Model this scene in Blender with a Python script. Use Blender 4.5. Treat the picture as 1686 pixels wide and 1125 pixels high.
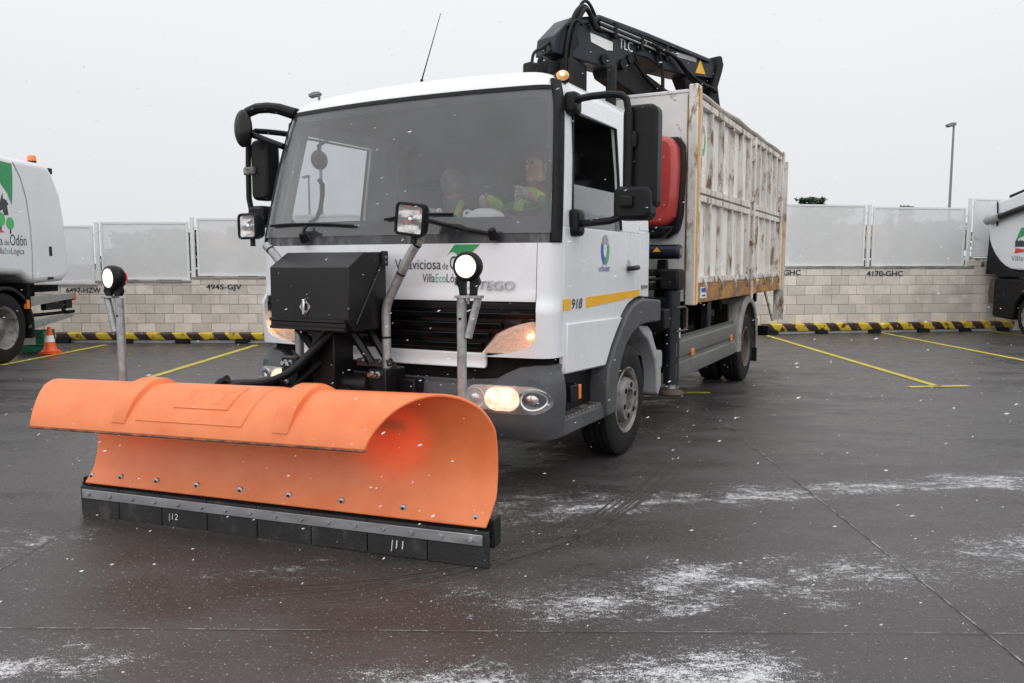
import bpy, bmesh, math, random
from math import sin, cos, pi, radians, sqrt, atan2
from mathutils import Vector, Matrix

random.seed(7)
scene = bpy.context.scene
for o in list(bpy.data.objects): bpy.data.objects.remove(o)
COL = scene.collection

# ------------------------------------------------------------------ camera
F_PX, W_PX, CY_H = 1300.0, 1686.0, 434.0
CAM_H = 1.386
PITCH = math.atan((562.5 - CY_H) / F_PX)
YAW = math.atan(20 / F_PX)
cam_d = bpy.data.cameras.new('camera'); cam = bpy.data.objects.new('camera', cam_d); COL.objects.link(cam)
cam.location = (0, 0, CAM_H); cam.rotation_euler = (pi / 2 - PITCH, 0, YAW)
cam_d.sensor_width = 36; cam_d.lens = F_PX / W_PX * 36; cam_d.clip_start = .05; cam_d.clip_end = 2000
scene.camera = cam

# ------------------------------------------------------------------ overcast sky
world = bpy.data.worlds.new('World'); scene.world = world; world.use_nodes = True
wn = world.node_tree; wn.nodes.clear()
out = wn.nodes.new('ShaderNodeOutputWorld'); bg = wn.nodes.new('ShaderNodeBackground')
tc = wn.nodes.new('ShaderNodeTexCoord'); sep = wn.nodes.new('ShaderNodeSeparateXYZ')
ramp = wn.nodes.new('ShaderNodeValToRGB')
ramp.color_ramp.elements[0].position = 0.0; ramp.color_ramp.elements[0].color = (.60, .605, .625, 1)
ramp.color_ramp.elements[1].position = 1.0; ramp.color_ramp.elements[1].color = (.93, .94, .97, 1)
cn = wn.nodes.new('ShaderNodeTexNoise'); cn.inputs['Scale'].default_value = 1.6; cn.inputs['Detail'].default_value = 3
mixc = wn.nodes.new('ShaderNodeMix'); mixc.data_type = 'RGBA'; mixc.blend_type = 'MULTIPLY'; mixc.inputs[0].default_value = .10
wn.links.new(tc.outputs['Generated'], sep.inputs[0]); wn.links.new(tc.outputs['Generated'], cn.inputs['Vector'])
wn.links.new(sep.outputs['Z'], ramp.inputs[0]); wn.links.new(ramp.outputs[0], mixc.inputs[6]); wn.links.new(cn.outputs[0], mixc.inputs[7])
wn.links.new(mixc.outputs[2], bg.inputs['Color']); bg.inputs['Strength'].default_value = 1.0
wn.links.new(bg.outputs[0], out.inputs[0])

# ------------------------------------------------------------------ soft sun behind the cloud
sun_d = bpy.data.lights.new('sun', 'SUN'); sun_d.energy = 1.5; sun_d.angle = radians(160); sun_d.color = (1, .985, .96)
sun = bpy.data.objects.new('sun', sun_d); COL.objects.link(sun)
sun.rotation_euler = Vector((.10, .80, -.58)).to_track_quat('-Z', 'Y').to_euler()
scene.view_settings.view_transform = 'Standard'; scene.view_settings.look = 'None'
scene.view_settings.exposure = 0.43; scene.view_settings.gamma = 1

# ------------------------------------------------------------------ helpers
def ip(tab, x):
    if x <= tab[0][0]: return tab[0][1]
    for (a, b), (c, d) in zip(tab, tab[1:]):
        if x <= c: return b + (d - b) * (x - a) / (c - a)
    return tab[-1][1]

def empty(name, loc=(0, 0, 0), rz=0.0, parent=None):
    o = bpy.data.objects.new(name, None); COL.objects.link(o)
    o.location = loc; o.rotation_euler = (0, 0, rz); o.parent = parent; o.empty_display_size = .1
    return o

def tag(o, label=None, cat=None, group=None, kind=None):
    if label: o['label'] = label
    if cat: o['category'] = cat
    if group: o['group'] = group
    if kind: o['kind'] = kind
    return o

_TXT = {}
def text2d(s, bold=0.0):
    if (s, bold) in _TXT: return _TXT[(s, bold)]
    cu = bpy.data.curves.new('t', 'FONT'); cu.body = s; cu.size = 1; cu.resolution_u = 4; cu.offset = bold
    o = bpy.data.objects.new('t', cu); COL.objects.link(o)
    dg = bpy.context.evaluated_depsgraph_get(); me = o.evaluated_get(dg).to_mesh()
    v = [(p.co.x, p.co.y) for p in me.vertices]; f = [tuple(p.vertices) for p in me.polygons]
    o.evaluated_get(dg).to_mesh_clear(); bpy.data.objects.remove(o); bpy.data.curves.remove(cu)
    x0 = min(p[0] for p in v); x1 = max(p[0] for p in v)
    v = [((p[0] - x0), p[1]) for p in v]
    _TXT[(s, bold)] = (v, f, x1 - x0); return _TXT[(s, bold)]

class MB:
    def __init__(s): s.v = []; s.f = []
    def add(s, vs, fs, M=None):
        n = len(s.v)
        s.v += [tuple(M @ Vector(p)) if M is not None else tuple(p) for p in vs]
        s.f += [tuple(i + n for i in f) for f in fs]; return s
    def box(s, x0, x1, y0, y1, z0, z1, M=None):
        return s.add([(x, y, z) for z in (z0, z1) for y in (y0, y1) for x in (x0, x1)],
                     [(0, 2, 3, 1), (4, 5, 7, 6), (0, 1, 5, 4), (2, 6, 7, 3), (0, 4, 6, 2), (1, 3, 7, 5)], M)
    def prism(s, poly, c0, c1, ax='x', M=None):
        # poly in the two other axes; ax='x': (y,z), 'y': (x,z), 'z': (x,y)
        def P(a, b, c): return (c, a, b) if ax == 'x' else ((a, c, b) if ax == 'y' else (a, b, c))
        ar = sum(poly[i][0] * poly[(i + 1) % len(poly)][1] - poly[(i + 1) % len(poly)][0] * poly[i][1] for i in range(len(poly)))
        if (ar < 0) != (ax == 'y'): poly = poly[::-1]
        n = len(poly); vs = [P(a, b, c0) for a, b in poly] + [P(a, b, c1) for a, b in poly]
        fs = [tuple(range(n))[::-1], tuple(range(n, 2 * n))] + [(i, (i + 1) % n, n + (i + 1) % n, n + i) for i in range(n)]
        if c1 < c0: fs = [f[::-1] for f in fs]
        return s.add(vs, fs, M)
    def cyl(s, p0, p1, r0, r1=None, n=16, caps=True):
        r1 = r0 if r1 is None else r1
        p0, p1 = Vector(p0), Vector(p1); d = (p1 - p0).normalized()
        a = d.orthogonal().normalized(); b = d.cross(a)
        vs = []
        for p, r in ((p0, r0), (p1, r1)):
            for i in range(n):
                t = 2 * pi * i / n; vs.append(p + a * r * cos(t) + b * r * sin(t))
        fs = [(i, (i + 1) % n, n + (i + 1) % n, n + i) for i in range(n)]
        if caps: fs += [tuple(range(n))[::-1], tuple(range(n, 2 * n))]
        return s.add(vs, fs)
    def tube(s, pts, r, n=8, smooth=0, closed=False):
        pts = [Vector(p) for p in pts]
        for _ in range(smooth):
            q = [pts[0]]
            for a, b in zip(pts, pts[1:]): q += [a * .75 + b * .25, a * .25 + b * .75]
            q.append(pts[-1]); pts = q
        rr = r if isinstance(r, (list, tuple)) else [r] * len(pts)
        if isinstance(r, (list, tuple)) and len(r) != len(pts): rr = [r[0] + (r[-1] - r[0]) * i / (len(pts) - 1) for i in range(len(pts))]
        t0 = (pts[1] - pts[0]).normalized(); a = t0.orthogonal().normalized(); vs = []
        for i, p in enumerate(pts):
            t = (pts[min(i + 1, len(pts) - 1)] - pts[max(i - 1, 0)]).normalized()
            a = (a - t * a.dot(t)).normalized(); b = t.cross(a)
            for k in range(n):
                w = 2 * pi * k / n; vs.append(p + (a * cos(w) + b * sin(w)) * rr[i])
        fs = []; m = len(pts)
        for i in range(m - 1):
            for k in range(n): fs.append((i * n + k, i * n + (k + 1) % n, (i + 1) * n + (k + 1) % n, (i + 1) * n + k))
        fs += [tuple(range(n))[::-1], tuple(range((m - 1) * n, m * n))]
        return s.add(vs, fs)
    def lathe(s, prof, M=None, n=32):
        # prof: (r, h) along local Z
        vs = []; fs = []
        for r, h in prof:
            for i in range(n): t = 2 * pi * i / n; vs.append((r * cos(t), r * sin(t), h))
        for j in range(len(prof) - 1):
            for i in range(n): fs.append((j * n + i, j * n + (i + 1) % n, (j + 1) * n + (i + 1) % n, (j + 1) * n + i))
        return s.add(vs, fs, M)
    def grid(s, R, flip=False):
        nr, nc = len(R), len(R[0]); vs = [p for r in R for p in r]; fs = []
        for i in range(nr - 1):
            for j in range(nc - 1):
                q = (i * nc + j, i * nc + j + 1, (i + 1) * nc + j + 1, (i + 1) * nc + j); fs.append(q[::-1] if flip else q)
        return s.add(vs, fs)
    def shell(s, A, B):
        # closed slab between two equal grids
        nr, nc = len(A), len(A[0]); N = nr * nc
        vs = [p for r in A for p in r] + [p for r in B for p in r]; fs = []
        for i in range(nr - 1):
            for j in range(nc - 1):
                q = (i * nc + j, i * nc + j + 1, (i + 1) * nc + j + 1, (i + 1) * nc + j); fs += [q, tuple(N + k for k in q[::-1])]
        e = [j for j in range(nc)] + [i * nc + nc - 1 for i in range(1, nr)] + [(nr - 1) * nc + j for j in range(nc - 2, -1, -1)] + [i * nc for i in range(nr - 2, 0, -1)]
        for a, b in zip(e, e[1:] + e[:1]): fs.append((b, a, a + N, b + N))
        return s.add(vs, fs)
    def text(s, st, h, fn, sx=1.0, shear=0.0, center=False, fit=None, bold=0.0):
        v, f, w = text2d(st, bold); k = h / .70
        if fit: sx = fit / (w * k)
        off = -w * k * sx / 2 if center else 0
        return s.add([fn(x * k * sx + off + y * k * shear, y * k) for x, y in v], f)
    def ball(s, c, r, sub=2, sc=(1, 1, 1), jit=0):
        bm = bmesh.new(); bmesh.ops.create_icosphere(bm, subdivisions=sub, radius=1)
        c = Vector(c); vs = []
        for p in bm.verts:
            q = p.co * r * (1 + random.uniform(-jit, jit)); vs.append(c + Vector((q.x * sc[0], q.y * sc[1], q.z * sc[2])))
        fs = [tuple(v.index for v in f.verts) for f in bm.faces]; bm.free()
        return s.add(vs, fs)
    def build(s, name, m, parent=None, smooth=35, bevel=0, segs=2, fix=False):
        me = bpy.data.meshes.new(name); me.from_pydata([tuple(p) for p in s.v], [], s.f)
        if fix:
            bm = bmesh.new(); bm.from_mesh(me); bmesh.ops.recalc_face_normals(bm, faces=bm.faces); bm.to_mesh(me); bm.free()
        me.materials.append(MAT[m] if isinstance(m, str) else m)
        o = bpy.data.objects.new(name, me); COL.objects.link(o); o.parent = parent
        if smooth:
            me.polygons.foreach_set('use_smooth', [True] * len(me.polygons)); me.set_sharp_from_angle(angle=radians(smooth))
        if bevel:
            b = o.modifiers.new('bevel', 'BEVEL'); b.width = bevel; b.segments = segs; b.limit_method = 'ANGLE'; b.angle_limit = radians(40); b.harden_normals = False
        return o

def share(o, parent, loc=None, rot=None, name=None):
    c = o.copy(); COL.objects.link(c); c.parent = parent
    if loc is not None: c.location = loc
    if rot is not None: c.rotation_euler = rot
    return c

def frame_matrix(o, xa, ya, za):
    M = Matrix((xa, ya, za)).transposed().to_4x4(); M.translation = o; return M
AX_X = Matrix(((0, 0, 1, 0), (1, 0, 0, 0), (0, 1, 0, 0), (0, 0, 0, 1)))   # local Z -> world X

# ------------------------------------------------------------------ materials
MAT = {}
def N(nt, t, **kw):
    n = nt.nodes.new(t)
    for k, v in kw.items(): setattr(n, k, v)
    return n
def material(name, col, rough=.5, metal=0.0, var=0.0, vscale=4.0, bump=0.0, bscale=60.0, dirt=None, dscale=3.0, dlo=.5, dhi=.7,
             stretch=(1, 1, 1), coat=0.0, emit=None, estr=0.0, spec=.5, rvar=0.0, trans=0.0):
    m = bpy.data.materials.new(name); m.use_nodes = True; nt = m.node_tree; L = nt.links
    b = nt.nodes['Principled BSDF']; MAT[name] = m
    c4 = (*col, 1)
    b.inputs['Base Color'].default_value = c4; b.inputs['Roughness'].default_value = rough; b.inputs['Metallic'].default_value = metal
    b.inputs['Specular IOR Level'].default_value = spec; b.inputs['Coat Weight'].default_value = coat; b.inputs['Coat Roughness'].default_value = .12
    b.inputs['Transmission Weight'].default_value = trans
    if emit: b.inputs['Emission Color'].default_value = (*emit, 1); b.inputs['Emission Strength'].default_value = estr
    tcn = N(nt, 'ShaderNodeTexCoord'); mp = N(nt, 'ShaderNodeMapping'); mp.inputs['Scale'].default_value = stretch
    L.new(tcn.outputs['Object'], mp.inputs[0]); cur = None
    if var or rvar:
        n1 = N(nt, 'ShaderNodeTexNoise'); n1.inputs['Scale'].default_value = vscale; n1.inputs['Detail'].default_value = 6; n1.inputs['Roughness'].default_value = .6
        L.new(mp.outputs[0], n1.inputs['Vector'])
        r1 = N(nt, 'ShaderNodeValToRGB'); e = r1.color_ramp.elements
        e[0].position = .3; e[1].position = .7
        e[0].color = (*[max(0, x * (1 - var)) for x in col], 1); e[1].color = (*[min(1, x * (1 + var * .6)) for x in col], 1)
        L.new(n1.outputs[0], r1.inputs[0]); cur = r1.outputs[0]
        if rvar:
            mr = N(nt, 'ShaderNodeMapRange'); mr.inputs['From Min'].default_value = .3; mr.inputs['From Max'].default_value = .7
            mr.inputs['To Min'].default_value = max(.02, rough - rvar); mr.inputs['To Max'].default_value = min(1, rough + rvar)
            L.new(n1.outputs[0], mr.inputs[0]); L.new(mr.outputs[0], b.inputs['Roughness'])
    if dirt:
        n2 = N(nt, 'ShaderNodeTexNoise'); n2.inputs['Scale'].default_value = dscale; n2.inputs['Detail'].default_value = 10; n2.inputs['Roughness'].default_value = .68
        L.new(mp.outputs[0], n2.inputs['Vector'])
        mr2 = N(nt, 'ShaderNodeMapRange'); mr2.inputs['From Min'].default_value = dlo; mr2.inputs['From Max'].default_value = dhi
        L.new(n2.outputs[0], mr2.inputs[0])
        mx = N(nt, 'ShaderNodeMix', data_type='RGBA'); mx.inputs[7].default_value = (*dirt, 1)
        if cur: L.new(cur, mx.inputs[6])
        else: mx.inputs[6].default_value = c4
        L.new(mr2.outputs[0], mx.inputs[0]); cur = mx.outputs[2]
    if cur: L.new(cur, b.inputs['Base Color'])
    if bump:
        n3 = N(nt, 'ShaderNodeTexNoise'); n3.inputs['Scale'].default_value = bscale; n3.inputs['Detail'].default_value = 4
        L.new(tcn.outputs['Object'], n3.inputs['Vector'])
        bp = N(nt, 'ShaderNodeBump'); bp.inputs['Strength'].default_value = bump; bp.inputs['Distance'].default_value = .01
        L.new(n3.outputs[0], bp.inputs['Height']); L.new(bp.outputs[0], b.inputs['Normal'])
    return m

material('white_paint', (.70, .71, .735), .28, var=.05, vscale=2.5, dirt=(.50, .485, .46), dscale=7, dlo=.58, dhi=1.0, coat=.4, rvar=.05, stretch=(1, 1, .35))
material('grey_plastic', (.072, .074, .079), .5, var=.16, vscale=6, bump=.08, bscale=300, dirt=(.13, .125, .12), dscale=4, dlo=.56, dhi=.85, spec=.35)
material('dark_plastic', (.007, .0074, .0085), .42, var=.25, vscale=8, bump=.06, bscale=300, dirt=(.028, .028, .028), dscale=5, dlo=.6, dhi=.9, spec=.2)
material('cowl', (.03, .03, .033), .35, var=.3, vscale=6, dirt=(.22, .22, .225), dscale=5, dlo=.5, dhi=.78, stretch=(1, 1, .25))
material('gloss_black', (.005, .005, .0055), .2, var=.2, vscale=6, dirt=(.02, .02, .02), dscale=6, dlo=.6, dhi=.9, spec=.3)
material('black_metal', (.008, .008, .009), .4, var=.3, vscale=7, dirt=(.032, .028, .025), dscale=7, dlo=.58, dhi=.85, rvar=.1, spec=.3)
material('black_paint', (.009, .009, .010), .36, var=.25, vscale=5, dirt=(.028, .027, .026), dscale=4, dlo=.58, dhi=.9, rvar=.08, spec=.35)
material('under', (.006, .0058, .0055), .8, var=.4, vscale=9, dirt=(.02, .018, .016), dscale=6, dlo=.5, dhi=.9, spec=.15)
material('rubber', (.011, .011, .0115), .7, var=.25, vscale=10, bump=.15, bscale=120, dirt=(.035, .033, .031), dscale=5, dlo=.56, dhi=.9, spec=.25)
material('blade_rubber', (.02, .02, .021), .55, var=.35, vscale=9, bump=.25, bscale=80, dirt=(.085, .08, .072), dscale=9, dlo=.54, dhi=.76, stretch=(1, 1, .5))
material('rim_metal', (.30, .285, .27), .5, metal=.35, var=.3, vscale=9, dirt=(.05, .042, .035), dscale=9, dlo=.44, dhi=.64, bump=.1)
material('rim_dark', (.12, .085, .07), .6, metal=.2, var=.35, vscale=9, dirt=(.05, .04, .035), dscale=8, dlo=.45, dhi=.7)
material('galvanised', (.36, .37, .375), .45, metal=.55, var=.25, vscale=30, dirt=(.17, .17, .165), dscale=14, dlo=.5, dhi=.75, bump=.06)
material('steel', (.42, .43, .44), .36, metal=.75, var=.25, vscale=12, dirt=(.14, .13, .12), dscale=9, dlo=.52, dhi=.78, stretch=(.3, 1, 1))
material('chrome', (.75, .75, .76), .12, metal=1)
material('amber', (.80, .20, .015), .25, coat=.5)
material('amber_strip', (.80, .42, .015), .35, var=.08)
material('white_sign', (.75, .75, .74), .5)
material('ink', (.03, .03, .035), .5)
material('ink_grey', (.16, .16, .17), .5)
material('green_decal', (.015, .27, .085), .4)
material('green_ink', (.12, .42, .26), .5)
material('blue_ink', (.02, .07, .30), .5)
material('blue_decal', (.03, .10, .45), .4)
material('lime_decal', (.05, .42, .12), .4)
material('red_decal', (.6, .03, .03), .4)
material('grey_decal', (.32, .32, .33), .4)
material('alu_board', (.19, .19, .185), .55, metal=.3, var=.25, vscale=5, dirt=(.09, .085, .08), dscale=5, dlo=.48, dhi=.72, stretch=(1, .4, 1.6), bump=.08)
material('fender', (.24, .235, .225), .5, var=.25, vscale=5, dirt=(.11, .10, .09), dscale=6, dlo=.5, dhi=.75)
material('mudguard', (.33, .335, .345), .45, var=.15, vscale=5, dirt=(.15, .145, .14), dscale=7, dlo=.52, dhi=.75)
material('red_shell', (.42, .035, .03), .3, var=.12, vscale=4, coat=.3, dirt=(.3, .12, .11), dscale=4, dlo=.6, dhi=.9)
material('crane_navy', (.011, .014, .022), .4, var=.3, vscale=6, dirt=(.035, .032, .03), dscale=7, dlo=.57, dhi=.85, rvar=.1, spec=.35)
material('crane_dark', (.006, .006, .0065), .55, var=.35, vscale=8, dirt=(.026, .022, .019), dscale=8, dlo=.58, dhi=.85, spec=.25)
material('hose', (.006, .006, .0065), .5, var=.2, vscale=20, spec=.25)
material('body_white', (.68, .67, .655), .5, var=.12, vscale=3, dirt=(.15, .08, .045), dscale=6, dlo=.585, dhi=.68, bump=.08, bscale=40)
material('body_rust', (.64, .615, .57), .6, var=.25, vscale=6, dirt=(.19, .09, .042), dscale=13, dlo=.515, dhi=.63, stretch=(1, 1, .3), bump=.12)
material('body_sheet', (.76, .745, .71), .55, var=.12, vscale=5, dirt=(.24, .13, .075), dscale=12, dlo=.56, dhi=.68, stretch=(1, 1, .22), bump=.2, bscale=55)
material('orange_rust', (.44, .22, .05), .6, var=.3, vscale=7, dirt=(.15, .085, .055), dscale=6, dlo=.42, dhi=.60, stretch=(1, .5, 1), bump=.12)
material('orange_line', (.72, .33, .02), .55, var=.15, vscale=9, dirt=(.2, .1, .04), dscale=9, dlo=.58, dhi=.7)
material('wood_rail', (.40, .35, .30), .7, var=.3, vscale=8, dirt=(.14, .10, .07), dscale=7, dlo=.5, dhi=.7, stretch=(1, .2, 1), bump=.2)
material('interior', (.045, .046, .05), .8, var=.15, vscale=7)
material('seat_cloth', (.05, .052, .06), .9, var=.2, vscale=25)
material('skin', (.50, .27, .20), .5, var=.1, vscale=18)
material('jacket_green', (.025, .20, .085), .8, var=.15, vscale=15)
material('hivis', (.36, .55, .04), .7)
material('jacket_grey', (.11, .115, .11), .85, var=.2, vscale=15)
material('hair_grey', (.24, .235, .23), .85, var=.3, vscale=40)
material('hair_brown', (.10, .075, .06), .8, var=.3, vscale=50)
material('glove', (.42, .40, .37), .85, var=.2, vscale=30)
material('white_plastic', (.78, .78, .77), .5, var=.05, vscale=20)
material('blue_paper', (.06, .17, .42), .6)
material('crate_green', (.01, .22, .10), .45, var=.15, vscale=8)
material('cone_orange', (.80, .10, .012), .45, var=.1, vscale=9, dirt=(.3, .05, .02), dscale=8, dlo=.55, dhi=.8)
material('fence_white', (.70, .71, .71), .45, var=.06, vscale=3)
material('concrete_cap', (.30, .28, .25), .85, var=.3, vscale=8, dirt=(.12, .115, .09), dscale=4, dlo=.45, dhi=.65, bump=.3)
material('mortar', (.40, .37, .335), .95, var=.2, vscale=12)
material('kerb_grey', (.33, .33, .33), .85, var=.25, vscale=9)
material('yellow_line', (.52, .41, .035), .6, var=.22, vscale=8, dirt=(.08, .075, .06), dscale=9, dlo=.55, dhi=.72)
material('joint_line', (.075, .072, .071), .85, var=.4, vscale=18, dirt=(.40, .40, .40), dscale=9, dlo=.46, dhi=.62)
material('track_wet', (.048, .041, .039), .30, var=.35, vscale=9, dirt=(.08, .075, .073), dscale=16, dlo=.36, dhi=.54, bump=.3)
material('pole_grey', (.20, .205, .21), .5, metal=.3, var=.15)
material('bark', (.07, .055, .045), .9, var=.3, vscale=8)
material('leaf_dark', (.035, .055, .032), .7, var=.4, vscale=3)
material('leaf_grey', (.06, .075, .055), .7, var=.4, vscale=3)
material('house_wall', (.40, .35, .31), .8, var=.1)
material('house_roof', (.28, .13, .09), .8, var=.2, vscale=6)
material('window_dark', (.03, .035, .04), .15)
material('snow', (.88, .89, .91), .7)
material('worn_lip', (.30, .10, .045), .6, var=.5, vscale=14, dirt=(.05, .035, .03), dscale=18, dlo=.46, dhi=.6)
material('chalk', (.62, .61, .58), .9)
material('sweeper_white', (.66, .675, .70), .3, var=.05, vscale=2, coat=.3, dirt=(.45, .44, .43), dscale=2, dlo=.6, dhi=.95)
def lamp_mat(name, col, e, s):
    return material(name, col, .2, emit=e, estr=s, coat=.6)
lamp_mat('marker_lit', (.9, .85, .75), (1, .87, .66), .85)
def lit_lens(name, c0, c1, e0, e1, sc):
    m = material(name, c1, .15, coat=.6); nt = m.node_tree; L = nt.links; b = nt.nodes['Principled BSDF']
    tcn = N(nt, 'ShaderNodeTexCoord'); v = N(nt, 'ShaderNodeTexVoronoi'); v.inputs['Scale'].default_value = sc; L.new(tcn.outputs['Object'], v.inputs['Vector'])
    n = N(nt, 'ShaderNodeTexNoise'); n.inputs['Scale'].default_value = sc * .35; L.new(tcn.outputs['Object'], n.inputs['Vector'])
    a = N(nt, 'ShaderNodeMath', operation='MULTIPLY_ADD'); a.inputs[1].default_value = -.5; L.new(v.outputs['Distance'], a.inputs[0]); L.new(n.outputs[0], a.inputs[2])
    r = N(nt, 'ShaderNodeValToRGB'); e = r.color_ramp.elements; e[0].position = .12; e[1].position = .5; e[0].color = (*c0, 1); e[1].color = (*c1, 1); L.new(a.outputs[0], r.inputs[0]); L.new(r.outputs[0], b.inputs['Emission Color'])
    mr = N(nt, 'ShaderNodeMapRange'); mr.inputs['From Min'].default_value = .12; mr.inputs['From Max'].default_value = .5; mr.inputs['To Min'].default_value = e0; mr.inputs['To Max'].default_value = e1; L.new(a.outputs[0], mr.inputs[0]); L.new(mr.outputs[0], b.inputs['Emission Strength'])
lit_lens('head_lit', (1, .58, .34), (1, .86, .66), .35, 1.05, 55)
lamp_mat('bulb_lit', (1, .9, .8), (1, .80, .52), 6)
lamp_mat('signal_lit', (.62, .44, .36), (1, .45, .16), .10)
lamp_mat('signal_core', (.9, .6, .35), (1, .50, .20), 14)
lamp_mat('roof_amber', (.5, .25, .08), (1, .55, .15), .25)
lamp_mat('red_lens', (.55, .01, .02), (1, .03, .03), .25)
material('lamp_chrome', (.86, .86, .86), .24, metal=.55, var=.12, vscale=30, bump=.15, bscale=60)
material('reflector', (.62, .61, .60), .16, metal=.85, var=.35, vscale=22, dirt=(.75, .35, .22), dscale=16, dlo=.56, dhi=.66, bump=.25, bscale=45)

def glass(name, tint, haze, hazecol=(.55, .56, .58), rough=.02):
    m = bpy.data.materials.new(name); m.use_nodes = True; nt = m.node_tree; nt.nodes.clear(); MAT[name] = m; L = nt.links
    o = N(nt, 'ShaderNodeOutputMaterial'); tr = N(nt, 'ShaderNodeBsdfTransparent'); tr.inputs[0].default_value = (*tint, 1)
    gl = N(nt, 'ShaderNodeBsdfGlossy'); gl.inputs['Roughness'].default_value = rough; gl.inputs[0].default_value = (1, 1, 1, 1)
    geo = N(nt, 'ShaderNodeNewGeometry'); dt = N(nt, 'ShaderNodeVectorMath', operation='DOT_PRODUCT'); L.new(geo.outputs['Normal'], dt.inputs[0]); L.new(geo.outputs['Incoming'], dt.inputs[1])
    ab = N(nt, 'ShaderNodeMath', operation='ABSOLUTE'); L.new(dt.outputs['Value'], ab.inputs[0]); om = N(nt, 'ShaderNodeMath', operation='SUBTRACT'); om.inputs[0].default_value = 1; L.new(ab.outputs[0], om.inputs[1])
    pw = N(nt, 'ShaderNodeMath', operation='POWER'); pw.inputs[1].default_value = 5; L.new(om.outputs[0], pw.inputs[0])
    fr = N(nt, 'ShaderNodeMapRange'); fr.inputs['To Min'].default_value = .04; L.new(pw.outputs[0], fr.inputs[0])
    df = N(nt, 'ShaderNodeBsdfDiffuse'); df.inputs[0].default_value = (*hazecol, 1)
    m1 = N(nt, 'ShaderNodeMixShader'); m2 = N(nt, 'ShaderNodeMixShader')
    tcn = N(nt, 'ShaderNodeTexCoord'); n1 = N(nt, 'ShaderNodeTexNoise'); n1.inputs['Scale'].default_value = 3; n1.inputs['Detail'].default_value = 5
    L.new(tcn.outputs['Object'], n1.inputs['Vector'])
    mr = N(nt, 'ShaderNodeMapRange'); mr.inputs['To Min'].default_value = haze * .55; mr.inputs['To Max'].default_value = haze * 1.45
    mr.inputs['From Min'].default_value = .3; mr.inputs['From Max'].default_value = .7
    L.new(n1.outputs[0], mr.inputs[0]); L.new(mr.outputs[0], m1.inputs[0])
    L.new(tr.outputs[0], m1.inputs[1]); L.new(df.outputs[0], m1.inputs[2])
    L.new(fr.outputs[0], m2.inputs[0]); L.new(m1.outputs[0], m2.inputs[1]); L.new(gl.outputs[0], m2.inputs[2]); L.new(m2.outputs[0], o.inputs[0])
    return m
glass('windscreen_glass', (.80, .805, .81), .044)
glass('side_glass', (.93, .945, .95), .045, (.62, .63, .65))
glass('dusty_glass', (.85, .87, .88), .18, (.5, .51, .53))
glass('lens_clear', (.95, .95, .95), .08)
glass('bottle_glass', (.9, .92, .93), .3, (.7, .72, .74))

def perforated(name):
    # fine punched sheet: a pattern of holes far too small to build
    m = bpy.data.materials.new(name); m.use_nodes = True; nt = m.node_tree; L = nt.links; MAT[name] = m
    b = nt.nodes['Principled BSDF']; b.inputs['Base Color'].default_value = (.74, .745, .75, 1); b.inputs['Roughness'].default_value = .5
    tcn = N(nt, 'ShaderNodeTexCoord'); n1 = N(nt, 'ShaderNodeTexNoise'); n1.inputs['Scale'].default_value = 5; n1.inputs['Detail'].default_value = 4
    L.new(tcn.outputs['Object'], n1.inputs['Vector'])
    tr = N(nt, 'ShaderNodeBsdfTransparent'); mx = N(nt, 'ShaderNodeMixShader')
    mr = N(nt, 'ShaderNodeMapRange'); mr.inputs['To Min'].default_value = .27; mr.inputs['To Max'].default_value = .40
    L.new(n1.outputs[0], mr.inputs[0]); L.new(mr.outputs[0], mx.inputs[0])
    o = nt.nodes['Material Output']; L.new(b.outputs[0], mx.inputs[1]); L.new(tr.outputs[0], mx.inputs[2]); L.new(mx.outputs[0], o.inputs[0])
material('signal_reflector', (.82, .68, .60), .28, metal=.6, var=.3, vscale=60, bump=.6, bscale=110)
glass('signal_lens', (.98, .94, .90), .14, (.85, .76, .70))
glass('flake', (1, 1, 1), .45, (.92, .93, .95))
perforated('perforated_sheet')

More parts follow.
